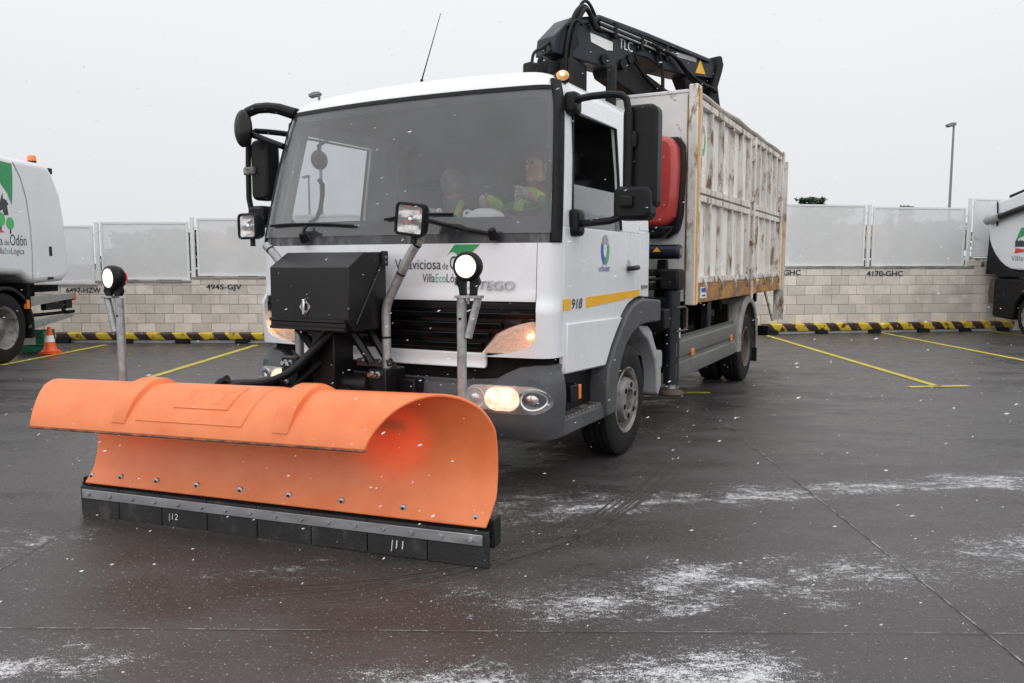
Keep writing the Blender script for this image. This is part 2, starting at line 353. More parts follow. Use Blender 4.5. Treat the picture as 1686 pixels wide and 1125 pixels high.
def plough_material():
    m = bpy.data.materials.new('plough_orange'); m.use_nodes = True; nt = m.node_tree; L = nt.links; MAT['plough_orange'] = m
    b = nt.nodes['Principled BSDF']; o = nt.nodes['Material Output']
    tcn = N(nt, 'ShaderNodeTexCoord'); n1 = N(nt, 'ShaderNodeTexNoise'); n1.inputs['Scale'].default_value = 5; n1.inputs['Detail'].default_value = 8; n1.inputs['Roughness'].default_value = .65
    L.new(tcn.outputs['Object'], n1.inputs['Vector'])
    r = N(nt, 'ShaderNodeValToRGB'); e = r.color_ramp.elements; e[0].position = .32; e[0].color = (.84, .225, .07, 1); e[1].position = .62; e[1].color = (.92, .285, .105, 1)
    x = e.new(.85); x.color = (.66, .27, .15, 1)
    L.new(n1.outputs[0], r.inputs[0])
    n4 = N(nt, 'ShaderNodeTexNoise'); n4.inputs['Scale'].default_value = 11; n4.inputs['Detail'].default_value = 12; n4.inputs['Roughness'].default_value = .78
    mp4 = N(nt, 'ShaderNodeMapping'); mp4.inputs['Scale'].default_value = (.5, 1, 1.6); L.new(tcn.outputs['Object'], mp4.inputs[0]); L.new(mp4.outputs[0], n4.inputs['Vector'])
    mr4 = N(nt, 'ShaderNodeMapRange'); mr4.inputs['From Min'].default_value = .58; mr4.inputs['From Max'].default_value = .80; mr4.inputs['To Max'].default_value = .6; L.new(n4.outputs[0], mr4.inputs[0])
    mx4 = N(nt, 'ShaderNodeMix', data_type='RGBA'); mx4.inputs[7].default_value = (.34, .17, .11, 1); L.new(mr4.outputs[0], mx4.inputs[0]); L.new(r.outputs[0], mx4.inputs[6]); L.new(mx4.outputs[2], b.inputs['Base Color'])
    b.inputs['Roughness'].default_value = .34; b.inputs['Specular IOR Level'].default_value = .5
    n2 = N(nt, 'ShaderNodeTexNoise'); n2.inputs['Scale'].default_value = 90; bp = N(nt, 'ShaderNodeBump'); bp.inputs['Strength'].default_value = .06; bp.inputs['Distance'].default_value = .01
    L.new(tcn.outputs['Object'], n2.inputs['Vector']); L.new(n2.outputs[0], bp.inputs['Height']); L.new(bp.outputs[0], b.inputs['Normal'])
    t = N(nt, 'ShaderNodeBsdfTranslucent'); t.inputs[0].default_value = (1, .10, .02, 1)
    mx = N(nt, 'ShaderNodeMixShader'); mx.inputs[0].default_value = .22
    L.new(b.outputs[0], mx.inputs[1]); L.new(t.outputs[0], mx.inputs[2]); L.new(mx.outputs[0], o.inputs[0])
plough_material()

def block_material(name, base):
    # every block takes its own shade from the object's random value
    m = bpy.data.materials.new(name); m.use_nodes = True; nt = m.node_tree; L = nt.links; MAT[name] = m
    b = nt.nodes['Principled BSDF']; b.inputs['Roughness'].default_value = .9
    oi = N(nt, 'ShaderNodeObjectInfo'); geo = N(nt, 'ShaderNodeNewGeometry')
    r = N(nt, 'ShaderNodeValToRGB'); e = r.color_ramp.elements
    e[0].color = (*[x * .82 for x in base], 1); e[1].color = (*[min(1, x * 1.14) for x in base], 1)
    L.new(oi.outputs['Random'], r.inputs[0])
    n1 = N(nt, 'ShaderNodeTexNoise'); n1.inputs['Scale'].default_value = 2.2; n1.inputs['Detail'].default_value = 9; n1.inputs['Roughness'].default_value = .7
    L.new(geo.outputs['Position'], n1.inputs['Vector'])
    mr = N(nt, 'ShaderNodeMapRange'); mr.inputs['From Min'].default_value = .45; mr.inputs['From Max'].default_value = .8
    L.new(n1.outputs[0], mr.inputs[0])
    mx = N(nt, 'ShaderNodeMix', data_type='RGBA'); mx.inputs[7].default_value = (.42, .37, .32, 1)
    L.new(mr.outputs[0], mx.inputs[0]); L.new(r.outputs[0], mx.inputs[6]); L.new(mx.outputs[2], b.inputs['Base Color'])
    n2 = N(nt, 'ShaderNodeTexNoise'); n2.inputs['Scale'].default_value = 40; bp = N(nt, 'ShaderNodeBump'); bp.inputs['Strength'].default_value = .35; bp.inputs['Distance'].default_value = .02
    L.new(geo.outputs['Position'], n2.inputs['Vector']); L.new(n2.outputs[0], bp.inputs['Height']); L.new(bp.outputs[0], b.inputs['Normal'])
block_material('block', (.68, .62, .56))

def stripes_material():
    m = bpy.data.materials.new('hazard_stripes'); m.use_nodes = True; nt = m.node_tree; L = nt.links; MAT['hazard_stripes'] = m
    b = nt.nodes['Principled BSDF']; b.inputs['Roughness'].default_value = .55
    tcn = N(nt, 'ShaderNodeTexCoord'); sp = N(nt, 'ShaderNodeSeparateXYZ'); L.new(tcn.outputs['Object'], sp.inputs[0])
    a = N(nt, 'ShaderNodeMath', operation='MULTIPLY'); a.inputs[1].default_value = .85; L.new(sp.outputs['Z'], a.inputs[0])
    s = N(nt, 'ShaderNodeMath', operation='ADD'); L.new(sp.outputs['X'], s.inputs[0]); L.new(a.outputs[0], s.inputs[1])
    q = N(nt, 'ShaderNodeMath', operation='DIVIDE'); q.inputs[1].default_value = .46; L.new(s.outputs[0], q.inputs[0])
    fr = N(nt, 'ShaderNodeMath', operation='FRACT'); L.new(q.outputs[0], fr.inputs[0])
    n1 = N(nt, 'ShaderNodeTexNoise'); n1.inputs['Scale'].default_value = 7; n1.inputs['Detail'].default_value = 8; L.new(tcn.outputs['Object'], n1.inputs['Vector'])
    lt = N(nt, 'ShaderNodeMath', operation='LESS_THAN'); lt.inputs[1].default_value = .52; L.new(fr.outputs[0], lt.inputs[0])
    mx = N(nt, 'ShaderNodeMix', data_type='RGBA'); mx.inputs[6].default_value = (.035, .022, .02, 1); mx.inputs[7].default_value = (.60, .43, .02, 1)
    L.new(lt.outputs[0], mx.inputs[0])
    mr = N(nt, 'ShaderNodeMapRange'); mr.inputs['From Min'].default_value = .53; mr.inputs['From Max'].default_value = .62; L.new(n1.outputs[0], mr.inputs[0])
    m2 = N(nt, 'ShaderNodeMix', data_type='RGBA'); m2.inputs[7].default_value = (.07, .03, .022, 1)
    L.new(mr.outputs[0], m2.inputs[0]); L.new(mx.outputs[2], m2.inputs[6]); L.new(m2.outputs[2], b.inputs['Base Color'])
stripes_material()

def ground_material():
    m = bpy.data.materials.new('wet_tarmac'); m.use_nodes = True; nt = m.node_tree; L = nt.links; MAT['wet_tarmac'] = m
    b = nt.nodes['Principled BSDF']
    geo = N(nt, 'ShaderNodeNewGeometry'); P = geo.outputs['Position']
    def math_(op, a, c=None, d=None):
        n = N(nt, 'ShaderNodeMath', operation=op)
        for i, x in enumerate((a, c, d)):
            if x is None: continue
            if isinstance(x, (int, float)): n.inputs[i].default_value = x
            else: L.new(x, n.inputs[i])
        return n.outputs[0]
    def noise(scale, detail, rough, vec, rot=0, st=(1, 1, 1)):
        mp = N(nt, 'ShaderNodeMapping'); mp.inputs['Rotation'].default_value = (0, 0, rot); mp.inputs['Scale'].default_value = st
        L.new(vec, mp.inputs[0]); n = N(nt, 'ShaderNodeTexNoise'); n.inputs['Scale'].default_value = scale; n.inputs['Detail'].default_value = detail; n.inputs['Roughness'].default_value = rough
        L.new(mp.outputs[0], n.inputs['Vector']); return n.outputs[0]
    def smooth(x, a, c):
        n = N(nt, 'ShaderNodeMapRange', interpolation_type='SMOOTHSTEP'); n.inputs['From Min'].default_value = a; n.inputs['From Max'].default_value = c; L.new(x, n.inputs[0]); return n.outputs[0]
    big = noise(.55, 5, .6, P, radians(-14), (.6, 1.2, 1)); mid = noise(2.4, 9, .7, P, radians(-14), (.6, 1.1, 1)); fine = noise(160, 3, .6, P)
    grain = noise(60, 4, .7, P)
    base = N(nt, 'ShaderNodeValToRGB'); e = base.color_ramp.elements
    e[0].position = .34; e[0].color = (.029, .025, .024, 1); e[1].position = .66; e[1].color = (.080, .074, .074, 1)
    mixv = math_('ADD', math_('MULTIPLY', big, .42), math_('ADD', math_('MULTIPLY', mid, .26), math_('MULTIPLY', grain, .32))); L.new(mixv, base.inputs[0])
    # snow: thin wind-blown drifts lying in long streaks
    mp = N(nt, 'ShaderNodeMapping'); mp.inputs['Rotation'].default_value = (0, 0, radians(-13)); L.new(P, mp.inputs[0])
    sp = N(nt, 'ShaderNodeSeparateXYZ'); L.new(mp.outputs[0], sp.inputs[0]); u, w = sp.outputs[0], sp.outputs[1]
    wob = math_('MULTIPLY', math_('SUBTRACT', noise(.9, 3, .5, P), .5), .5)
    w2 = math_('ADD', w, wob)
    spy = N(nt, 'ShaderNodeSeparateXYZ'); L.new(P, spy.inputs[0])
    def N_sep_y(): return spy.outputs[1]
    tot = None
    for w0, sg, u0, u1, k in BANDS:
        g = math_('DIVIDE', math_('SUBTRACT', w2, w0), sg); g = math_('EXPONENT', math_('MULTIPLY', math_('MULTIPLY', g, g), -1))
        lo = smooth(u, u0 - .5, u0 + .5); hi = math_('SUBTRACT', 1, smooth(u, u1 - .5, u1 + .5))
        g = math_('MULTIPLY', math_('MULTIPLY', g, math_('MULTIPLY', lo, hi)), k)
        tot = g if tot is None else math_('MAXIMUM', tot, g)
    near = math_('SUBTRACT', 1, smooth(N_sep_y(), 4.5, 9.0))
    tot = math_('MAXIMUM', tot, math_('MULTIPLY', near, smooth(big, .42, .66)) if False else math_('MULTIPLY', near, math_('MULTIPLY', smooth(big, .40, .68), .55)))
    patch_ = smooth(noise(1.7, 4, .55, P, radians(-13), (.8, 1.3, 1)), .36, .66)
    tot = math_('MULTIPLY', tot, math_('ADD', .74, math_('MULTIPLY', patch_, .26)))
    pat = noise(7, 10, .75, P, radians(-13), (.62, 1.3, 1)); speck = noise(42, 6, .8, P, radians(-13), (.75, 1.1, 1)); dust = noise(170, 3, .6, P)
    thr = math_('SUBTRACT', .695, math_('MULTIPLY', tot, .245))
    sn = math_('ADD', math_('MULTIPLY', pat, .34), math_('ADD', math_('MULTIPLY', speck, .36), math_('MULTIPLY', dust, .30)))
    snow = smooth(math_('SUBTRACT', sn, thr), 0, .075)
    soft = math_('MULTIPLY', smooth(math_('SUBTRACT', math_('ADD', math_('MULTIPLY', speck, .4), math_('MULTIPLY', dust, .6)), math_('SUBTRACT', .70, math_('MULTIPLY', tot, .205))), 0, .09), .75)
    spk = math_('MULTIPLY', smooth(noise(70, 3, .6, P), .61, .72), .62)
    snow = math_('MAXIMUM', math_('MAXIMUM', snow, soft), spk)
    snow = math_('MULTIPLY', snow, .85)
    mx = N(nt, 'ShaderNodeMix', data_type='RGBA'); mx.inputs[7].default_value = (.66, .665, .68, 1); L.new(snow, mx.inputs[0]); L.new(base.outputs[0], mx.inputs[6]); L.new(mx.outputs[2], b.inputs['Base Color'])
    wet = smooth(math_('ADD', math_('MULTIPLY', mid, .6), math_('MULTIPLY', big, .4)), .38, .62)
    rg = math_('ADD', .17, math_('MULTIPLY', wet, .36)); rg = math_('ADD', rg, math_('MULTIPLY', snow, .4)); L.new(rg, b.inputs['Roughness'])
    b.inputs['Specular IOR Level'].default_value = .5
    bp = N(nt, 'ShaderNodeBump'); bp.inputs['Strength'].default_value = .7; bp.inputs['Distance'].default_value = .007
    hh = math_('ADD', math_('MULTIPLY', fine, .5), math_('ADD', math_('MULTIPLY', grain, .5), math_('MULTIPLY', snow, .9))); L.new(hh, bp.inputs['Height']); L.new(bp.outputs[0], b.inputs['Normal'])
# (across, half width, from, to, strength) of each drift, metres in the wind direction
BANDS = [(4.25, .42, -.5, 9, 1.0), (3.02, .50, .2, 5, 1.0), (2.30, .48, -4, 1.8, 1.05), (4.25, .45, -6, -1.0, .95), (6.3, .7, .5, 12, .55), (3.6, .5, -2.8, .6, .7), (3.65, .4, 1.4, 6, .62), (5.3, .5, .8, 7, .5), (2.9, .40, -5, -.5, 1.0), (3.9, .5, -7, -2.2, .6)]
ground_material()
# ================================================================== SETTING
g = MB(); S_ = 400
g.add([(-S_, -60, 0), (S_, -60, 0), (S_, 700, 0), (-S_, 700, 0)], [(0, 1, 2, 3)])
ground = tag(g.build('ground', 'wet_tarmac', smooth=0), 'wet dark grey yard with blown streaks of thin snow', 'ground', kind='structure')

def strip(name, pts, w, m, z, parent=ground, jit=.0):
    b = MB(); rows = []
    for i in range(len(pts) - 1):
        a, c = Vector(pts[i]), Vector(pts[i + 1]); n = max(2, int((c - a).length / .12)); t = (c - a).normalized(); q = Vector((-t.y, t.x))
        for k in range(n + 1):
            p = a + (c - a) * k / n; ww = w / 2 * (1 + random.uniform(-jit, jit)); o_ = q * random.uniform(-jit, jit) * w * .4
            rows.append([(p.x + q.x * ww + o_.x, p.y + q.y * ww + o_.y, z), (p.x - q.x * ww + o_.x, p.y - q.y * ww + o_.y, z)])
    b.grid(rows); return b.build(name, m, parent, smooth=0)
strip('slab_joint', [(1.74, 16), (1.74, .5)], .0055, 'joint_line', .004, jit=.5)
strip('slab_joint', [(-7, 2.86), (0, 2.86), (6, 2.9)], .0045, 'joint_line', .0045, jit=.5)
strip('slab_joint', [(-2.38, 2.9), (-2.38, 4.4)], .0035, 'joint_line', .004, jit=.5)
for pts in ([(4.68, 15.6), (4.68, 8.9)], [(4.33, 8.86), (5.05, 8.96)], [(7.17, 16), (7.17, 10.6)], [(9.6, 16.4), (9.6, 12.5)], [(-4.56, 13.3), (-4.56, 8.2)], [(-7.14, 13.3), (-7.14, 10.6)],
            [(1.25, 8.4), (2.0, 8.42)]):
    strip('parking_line', pts, .10, 'yellow_line', .005, jit=.06)

# wet tyre smears turning in from the front wheel past the plough
def track(ctrl, w, seed):
    random.seed(seed); pts = []
    n = 40
    for i in range(n + 1):
        t = i / n; k = len(ctrl) - 1; q = [Vector(c) for c in ctrl]
        while len(q) > 1: q = [a * (1 - t) + b_ * t for a, b_ in zip(q, q[1:])]
        pts.append(q[0])
    rows = []
    for i, c in enumerate(pts):
        d = (pts[min(i + 1, n)] - pts[max(0, i - 1)]).normalized(); q = Vector((-d.y, d.x)); ww = w / 2 * random.uniform(.55, 1.0) * min(1, 4 * i / n + .1, 4 * (1 - i / n) + .1)
        zz = .0012 + .00022 * (seed % 20) + (.0012 if seed >= 20 else 0); rows.append([(c.x + q.x * ww, c.y + q.y * ww, zz), (c.x - q.x * ww, c.y - q.y * ww, zz)])
    MB().grid(rows).build('tyre_smear', 'track_wet', ground, smooth=0)
for k in range(7):
    o_ = k * .034 + random.uniform(-.01, .01); track([(.95 + o_ * .6, 5.5 - .15 * (k % 3)), (.55 + o_, 4.6), (.25 + o_, 3.7), (-.25 - .05 * (k % 2), 3.28 + o_ * .6), (-.9 - .12 * (k % 3), 3.08 + o_)], .018, k)
random.seed(8)
# ---- block wall runs ------------------------------------------------
def wall_run(root, x0, x1, bw, bh, steps, vis, thick=.2):
    """blocks laid in stretcher bond; steps: list of (x, top) along the run"""
    ztop = lambda x: ([t for a, t in steps if x >= a] or [steps[0][1]])[-1]
    gp = .008
    proto = {}
    hidden = MB(); row = 0; z = .0
    zmax = max(t for _, t in steps)
    while z < zmax - .03:
        off = (row % 2) * bw / 2 + random.uniform(-.012, .012); x = x0 - bw + off
        while x < x1:
            a, c = max(x, x0), min(x + bw, x1); top = ztop((a + c) / 2)
            if c - a > .05 and z < top - .03:
                h = min(bh, top - z); key = (round(c - a, 2), round(h, 2))
                dy = random.uniform(-.003, .003)
                if vis(a, c):
                    if key not in proto:
                        b = MB().box(0, c - a - gp, 0, .06, 0, h - gp); o = b.build('block', 'block', root, smooth=0, bevel=.005, segs=1); proto[key] = o
                        o.location = (a, dy, z)
                    else: share(proto[key], root, (a, dy, z))
                else: hidden.box(a, c - gp, dy, .06, z, z + h - gp)
            x += bw
        z += bh; row += 1
    if hidden.v: tag(hidden.build('blocks', 'block', root, smooth=0), kind='stuff')
    core = MB(); capb = MB(); xs = [a for a, _ in steps] + [x1]
    for (a, t), c in zip(steps, xs[1:]):
        a = max(a, x0); core.box(a, c, .012, thick, -.05, t - .01); capb.box(a - .004, c + .004, -.012, thick + .012, t, t + .04)
    core.build('mortar_core', 'mortar', root, smooth=0); capb.build('coping', 'concrete_cap', root, smooth=0, bevel=.006)

def stencil(root, s, x, z, h, w, m='ink', sx=None):
    b = MB(); b.text(s, h, lambda u, q: (x + u, -.0065, z + q), fit=w, bold=.022)
    o = b.build('stencil_plate_number', m, root, smooth=0); return o

wl = tag(empty('block_wall', (0, 13.85, 0)), 'low beige concrete block wall stencilled 4945-GJV, behind the white sweeper lorry and cone', 'wall', 'block walls')
wall_run(wl, -13, -.1, .332, .168, [(-13, .98), (-7.56, 1.045), (-5.86, 1.11), (-4.2, 1.17), (-2.5, 1.23)], lambda a, c: c > -8.8 and a < -4.55)
stencil(wl, '4945-GJV', -5.60, .935, .085, .63); stencil(wl, '6497-HZW', -8.09, .875, .085, .62)
RW = radians(10)
wr = tag(empty('block_wall', (5.5, 15.75, 0), RW), 'low beige concrete block wall stencilled 4170-GHC, between the tipper body and the dark sweeper', 'wall', 'block walls')
wall_run(wr, -5.5, 8, .372, .191, [(-6, 1.285), (3.76, 1.46), (5.9, 1.60)], lambda a, c: c > -.9 and a < 5.0)
stencil(wr, '4170-GHC', 1.38, 1.135, .10, .80); stencil(wr, '-GHC', -.46, 1.16, .10, .42); stencil(wr, 'B', 3.94, 1.315, .10, .075)

# ---- perforated fence ------------------------------------------------
def fence(root, panels, posts, back):
    for x0, x1, z0, z1 in panels:
        fr = MB(); t = .035
        fr.box(x0, x1, back, back + .03, z0, z0 + t).box(x0, x1, back, back + .03, z1 - t, z1)
        fr.box(x0, x0 + t, back, back + .03, z0 + t, z1 - t).box(x1 - t, x1, back, back + .03, z0 + t, z1 - t)
        for zz in (z0 + .12, z1 - .18):
            fr.box(x0 - .04, x0 + .002, back + .005, back + .025, zz, zz + .035).box(x1 - .002, x1 + .04, back + .005, back + .025, zz, zz + .035)
        f = fr.build('panel_frame', 'fence_white', root, smooth=0)
        MB().box(x0 + t, x1 - t, back + .012, back + .015, z0 + t, z1 - t).build('perforated_sheet', 'perforated_sheet', f, smooth=0)
    for x, z0, z1 in posts:
        MB().box(x - .03, x + .03, back - .015, back + .045, z0, z1).build('post', 'fence_white', root, smooth=0, bevel=.006)
fl = tag(empty('perforated_fence', (0, 13.85, 0)), 'white perforated sheet fence on the block wall beside the white sweeper lorry', 'fence', 'perforated fences')
fence(fl, [(-9.2, -7.63, 1.045, 2.053), (-7.49, -5.93, 1.10, 2.115), (-5.78, -4.22, 1.165, 2.178), (-4.07, -2.5, 1.23, 2.24)],
      [(-9.27, .99, 2.09), (-7.56, 1.0, 2.12), (-5.86, 1.07, 2.20), (-4.14, 1.13, 2.25)], .10)
fr_ = tag(empty('perforated_fence', (5.5, 15.75, 0), RW), 'white perforated sheet fence on the block wall between tipper body and dark sweeper', 'fence', 'perforated fences')
fence(fr_, [(-2.7, -.75, 1.335, 2.55), (-.58, 1.38, 1.335, 2.55), (1.55, 3.62, 1.335, 2.52), (3.80, 5.75, 1.51, 2.71), (5.9, 7.7, 1.65, 2.9)],
      [(-.66, 1.3, 2.56), (1.465, 1.25, 2.56), (3.71, 1.25, 2.72), (5.83, 1.5, 2.8)], .10)

# ---- striped wheel stop ------------------------------------------------
def barrier(name, loc, rz, x0, x1, feet, label, z0=.055, z1=.205):
    r = tag(empty(name, loc, rz), label, 'barrier', 'striped parking barriers')
    b = MB(); n = int((x1 - x0) / .25)
    prof = [(0, z0), (-.02, z0 + .04), (-.02, z1 - .02), (.0, z1), (.12, z1), (.14, z1 - .03), (.14, z0)]
    b.prism(prof, x0, x1, 'x'); b.build('beam', 'hazard_stripes', r, bevel=.006)
    MB().box(x0, x1, .02, .18, .004, .05).build('kerb_strip', 'kerb_grey', r, smooth=0)
    for x in feet: MB().prism([(-.07, .004), (.16, .004), (.16, z0 + .02), (-.03, z0 + .02)], x - .12, x + .12, 'x').build('foot', 'under', r, bevel=.006)
    return r
barrier('parking_barrier', (0, 13.62, 0), 0, -12, -3.2, [-10.5, -9.2, -8.05, -6.95, -5.95, -4.9, -3.9], 'long yellow and black striped parking barrier by the cone and green crate', .06, .185)
barrier('parking_barrier', (5.45, 15.62, 0), RW, -2.5, 4.75, [-.6, .45, 1.6, 2.68, 3.62, 4.5], 'long yellow and black striped parking barrier under the 4170-GHC stencil')
barrier('parking_barrier', (5.45, 15.62, 0), RW, 4.0, 6.2, [4.4], 'short rusty striped barrier piece raised behind the end of the long barrier', .15, .26).location = (5.40, 15.83, 0)

# ---- street lamps ------------------------------------------------
def street_lamp(x, y, h, label, side=-1, r=.06, head=.42):
    t = tag(empty('street_lamp', (x, y, 0)), label, 'street lamp', 'street lamps')
    MB().cyl((0, 0, 0), (0, 0, h), r, r * .6, 12).build('pole', 'pole_grey', t)
    M = Matrix.Translation((side * head * .3, 0, h)) @ Matrix.Rotation(side * .25, 4, 'Y')
    MB().prism([(-head * .5, -.02), (head * .5, -.02), (head * .45, .05), (.0, .085), (-head * .5, .06)], -.09, .09, 'y', M).build('lamp_head', 'pole_grey', t, bevel=.015, fix=True)
    MB().box(-head * .4, head * .42, -.07, .07, -.045, -.021, M).build('lamp_glass', 'kerb_grey', t, bevel=.01)
    return t
street_lamp(13.72, 26, 5.78, 'tall grey street lamp behind the fence by the 4170-GHC stencil', -1, .052, .28)
street_lamp(-5.60, 22, 5.95, 'street lamp whose pale head peeks over the white cab roof', -1, .055, .34)
street_lamp(-10.8, 40, 5.7, 'thin distant street lamp seen through the cab windows', -1, .07, .4)

# ---- trees beyond the fence ------------------------------------------------
def tree(x, y, h, r, m, label, n=1600, zb=.3, leaf=.16):
    t = tag(empty('tree', (x, y, 0)), label, 'tree', 'trees beyond the fence')
    tr = MB(); tr.tube([(0, 0, 0), (.05, .02, h * .35), (-.04, .05, h * .8)], [.16, .05], 8)
    for k in range(7):
        a = random.uniform(0, 6.28); z = h * random.uniform(.3, .65)
        tr.tube([(0, 0, z), (cos(a) * r * .4, sin(a) * r * .4, z + h * .15), (cos(a) * r * .8, sin(a) * r * .8, z + h * .2)], [.06, .015], 6)
    tr.build('trunk', 'bark', t)
    c = MB(); cl = [(random.gauss(0, r * .45), random.gauss(0, r * .45), h * (zb + (1 - zb) * random.random() ** .8)) for _ in range(22)]
    for i in range(n):
        cx, cy, cz = random.choice(cl); p = Vector((cx + random.gauss(0, r * .22), cy + random.gauss(0, r * .22), min(h, cz + random.gauss(0, h * .06))))
        a = Vector((random.gauss(0, 1), random.gauss(0, 1), random.gauss(0, 1))).normalized(); b2 = a.orthogonal().normalized(); s = leaf * random.uniform(.6, 1.4)
        c.add([p + a * s, p + b2 * s * .6, p - a * s, p - b2 * s * .6], [(0, 1, 2, 3)])
    c.build('crown', m, t, smooth=0); return t
tree(16.0, 45, 4.95, .62, 'leaf_dark', 'dark round-topped tree just above the fence near the tipper body')
tree(13.6, 38, 3.95, 1.6, 'leaf_grey', 'broad grey-green tree dimly seen through the fence by the tipper body')
tree(18.3, 39, 4.05, .5, 'leaf_grey', 'thin upright tree with a bare tip behind the 4170-GHC fence', 700)
tree(21.8, 42, 3.5, 1.5, 'leaf_dark', 'low bushy tree dimly seen behind the fence near the tall lamp')
tree(-13.2, 30, 2.55, 1.5, 'leaf_grey', 'low bushy tree dimly seen through the fence beside the sweeper lorry')
tree(-10.0, 32, 3.1, 1.5, 'leaf_dark', 'rounded tree dimly seen through the fence beside the passenger mirror')
tree(-15.8, 31, 2.5, .7, 'leaf_dark', 'narrow dark tree dimly seen through the fence beside the cone', 600)
def house(loc, rz, w, d, h, label):
    t = tag(empty('house', loc, rz), label, 'house', 'houses beyond the fence')
    MB().box(-w / 2, w / 2, 0, d, 0, h).build('wall', 'house_wall', t, smooth=0)
    MB().prism([(-.3, h), (d + .3, h), (d / 2, h + 1.0)], -w / 2 - .3, w / 2 + .3, 'x').build('roof', 'house_roof', t, smooth=0)
    for i in range(4):
        x = -w / 2 + w * (i + .5) / 4; MB().box(x - .5, x + .5, -.03, .02, h * .35, h * .75).build('window', 'window_dark', t, smooth=0)
house((-15.5, 41, 0), .1, 9, 7, 2.0, 'low brown house with tiled roof dimly seen through the fence')
house((24.5, 55, 0), -.1, 9, 7, 3.2, 'pale low house dimly seen through the fence near the tall lamp')
# ================================================================== THE TRUCK (local x = driver's side, y = rearward, z up; origin under the front axle)
T_LOC = (-0.22884, 6.17566, 0); T_RZ = -0.471824
truck = tag(empty('truck', T_LOC, T_RZ), 'white municipal lorry with rusty caged tipper body and snow plough mounted on its front', 'truck')

def Wd(z): return ip([(.3, 1.10), (.8, 1.125), (1.55, 1.125), (1.70, 1.115), (2.0, 1.09), (2.3, 1.055), (2.45, 1.02)], z)
def YF(z): return ip([(.3, -1.41), (.42, -1.46), (.74, -1.46), (.80, -1.43), (1.15, -1.45), (1.5, -1.435), (1.58, -1.425), (2.0, -1.335), (2.43, -1.22)], z)
CR, CDP = .075, .17
def S(a, z, off=0.0):
    sg = 1 if a >= 0 else -1; a = abs(a); W = Wd(z); wc = W - .13; y0 = YF(z)
    def raw(a):
        if a <= 1: return Vector((a * wc, y0 + CR * a * a))
        p0 = Vector((wc, y0 + CR)); p3 = Vector((W, y0 + CR + CDP))
        if a <= 2:
            t = a - 1; p1 = p0 + Vector((.085, .085 * 2 * CR / wc)); p2 = p3 - Vector((0, .11)); q = 1 - t
            return p0 * q ** 3 + p1 * 3 * q * q * t + p2 * 3 * q * t * t + p3 * t ** 3
        return Vector((W, p3.y + (.38 - p3.y) * (a - 2)))
    p = raw(a)
    if off:
        d = raw(min(3, a + .01)) - raw(max(0, a - .01)); n = Vector((d.y, -d.x)).normalized(); p = p + n * off
    return Vector((sg * p.x, p.y, z))
def side_y(y): return 2 + (y - (-1.19)) / (.38 + 1.19)
def patch(mb, aL, aR, z0, z1, nr=6, nc=16, off=0.0, th=.025):
    fL = aL if callable(aL) else (lambda z: aL); fR = aR if callable(aR) else (lambda z: aR); fo = off if callable(off) else (lambda a, z: off)
    A, B = [], []
    for i in range(nr + 1):
        z = z0 + (z1 - z0) * i / nr; ra, rb = [], []
        for j in range(nc + 1):
            a = fL(z) + (fR(z) - fL(z)) * j / nc; o_ = fo(a, z); ra.append(S(a, z, o_)); rb.append(S(a, z, o_ - th))
        A.append(ra); B.append(rb)
    mb.shell(A, B); return mb
def on_face(off=.004): return lambda u, w: face_pt(u, w, off)
def a_of_x(x, z): return x / (Wd(z) - .13)
def face_pt(x, z, off=.004): return S(a_of_x(x, z), z, off)

# ---- front panels
hood = lambda a, z: .012 * max(0, 1 - abs(z - 1.185) / .045) if z < 1.23 else 0
patch(MB(), -1.14, 1.14, 1.168, 1.503, 12, 28, hood).build('front_panel', 'white_paint', truck, fix=True)
for sg in (-1, 1):
    m = MB(); BF = lambda a: .03 * max(0, min(1, (1.99 - abs(a)) / .5)); bulge = lambda a, z: BF(a) * max(0, min(1, (1.17 - z) / .04))
    patch(m, sg * 1.155, sg * 1.99, 1.06, 1.503, 14, 10, bulge)
    # lower sweep under the indicator
    A, B = [], []
    for i in range(9):
        z = .845 + (1.06 - .845) * i / 8; a0 = ip([(.845, .72), (.875, .90), (.93, 1.09), (1.0, 1.14), (1.06, 1.155)], z); ra, rb = [], []
        for j in range(15):
            a = a0 + (1.99 - a0) * j / 14; ra.append(S(sg * a, z, BF(a))); rb.append(S(sg * a, z, -.02))
        A.append(ra); B.append(rb)
    m.shell(A, B); m.build('corner_panel', 'white_paint', truck, fix=True)
    # indicator
    L1 = lambda z: ip([(.862, .70), (.90, .73), (.98, .80), (1.03, .90), (1.055, 1.02)], z); R1 = lambda z: ip([(.862, .86), (.885, .98), (.93, 1.08), (1.0, 1.125), (1.055, 1.14)], z)
    ind = patch(MB(), lambda z: sg * L1(z), lambda z: sg * R1(z), .864, 1.055, 10, 12, lambda a, z: .020, .004).build('indicator', 'signal_lens', truck, fix=True)
    patch(MB(), lambda z: sg * (L1(z) + .005), lambda z: sg * (R1(z) - .005), .866, 1.053, 10, 14, lambda a, z: -.028 + .03 * ((abs(a) - .98) / .2) ** 2, .006).build('indicator_reflector', 'signal_reflector', ind, fix=True)
    core = MB(); core.ball(S(sg * .99, .965, -.006), .013, 2); core.build('bulb', 'signal_core', ind)
patch(MB(), -.72, .72, .772, .862, 4, 24, .0, .03).build('lower_front_strip', 'white_paint', truck, bevel=.008)
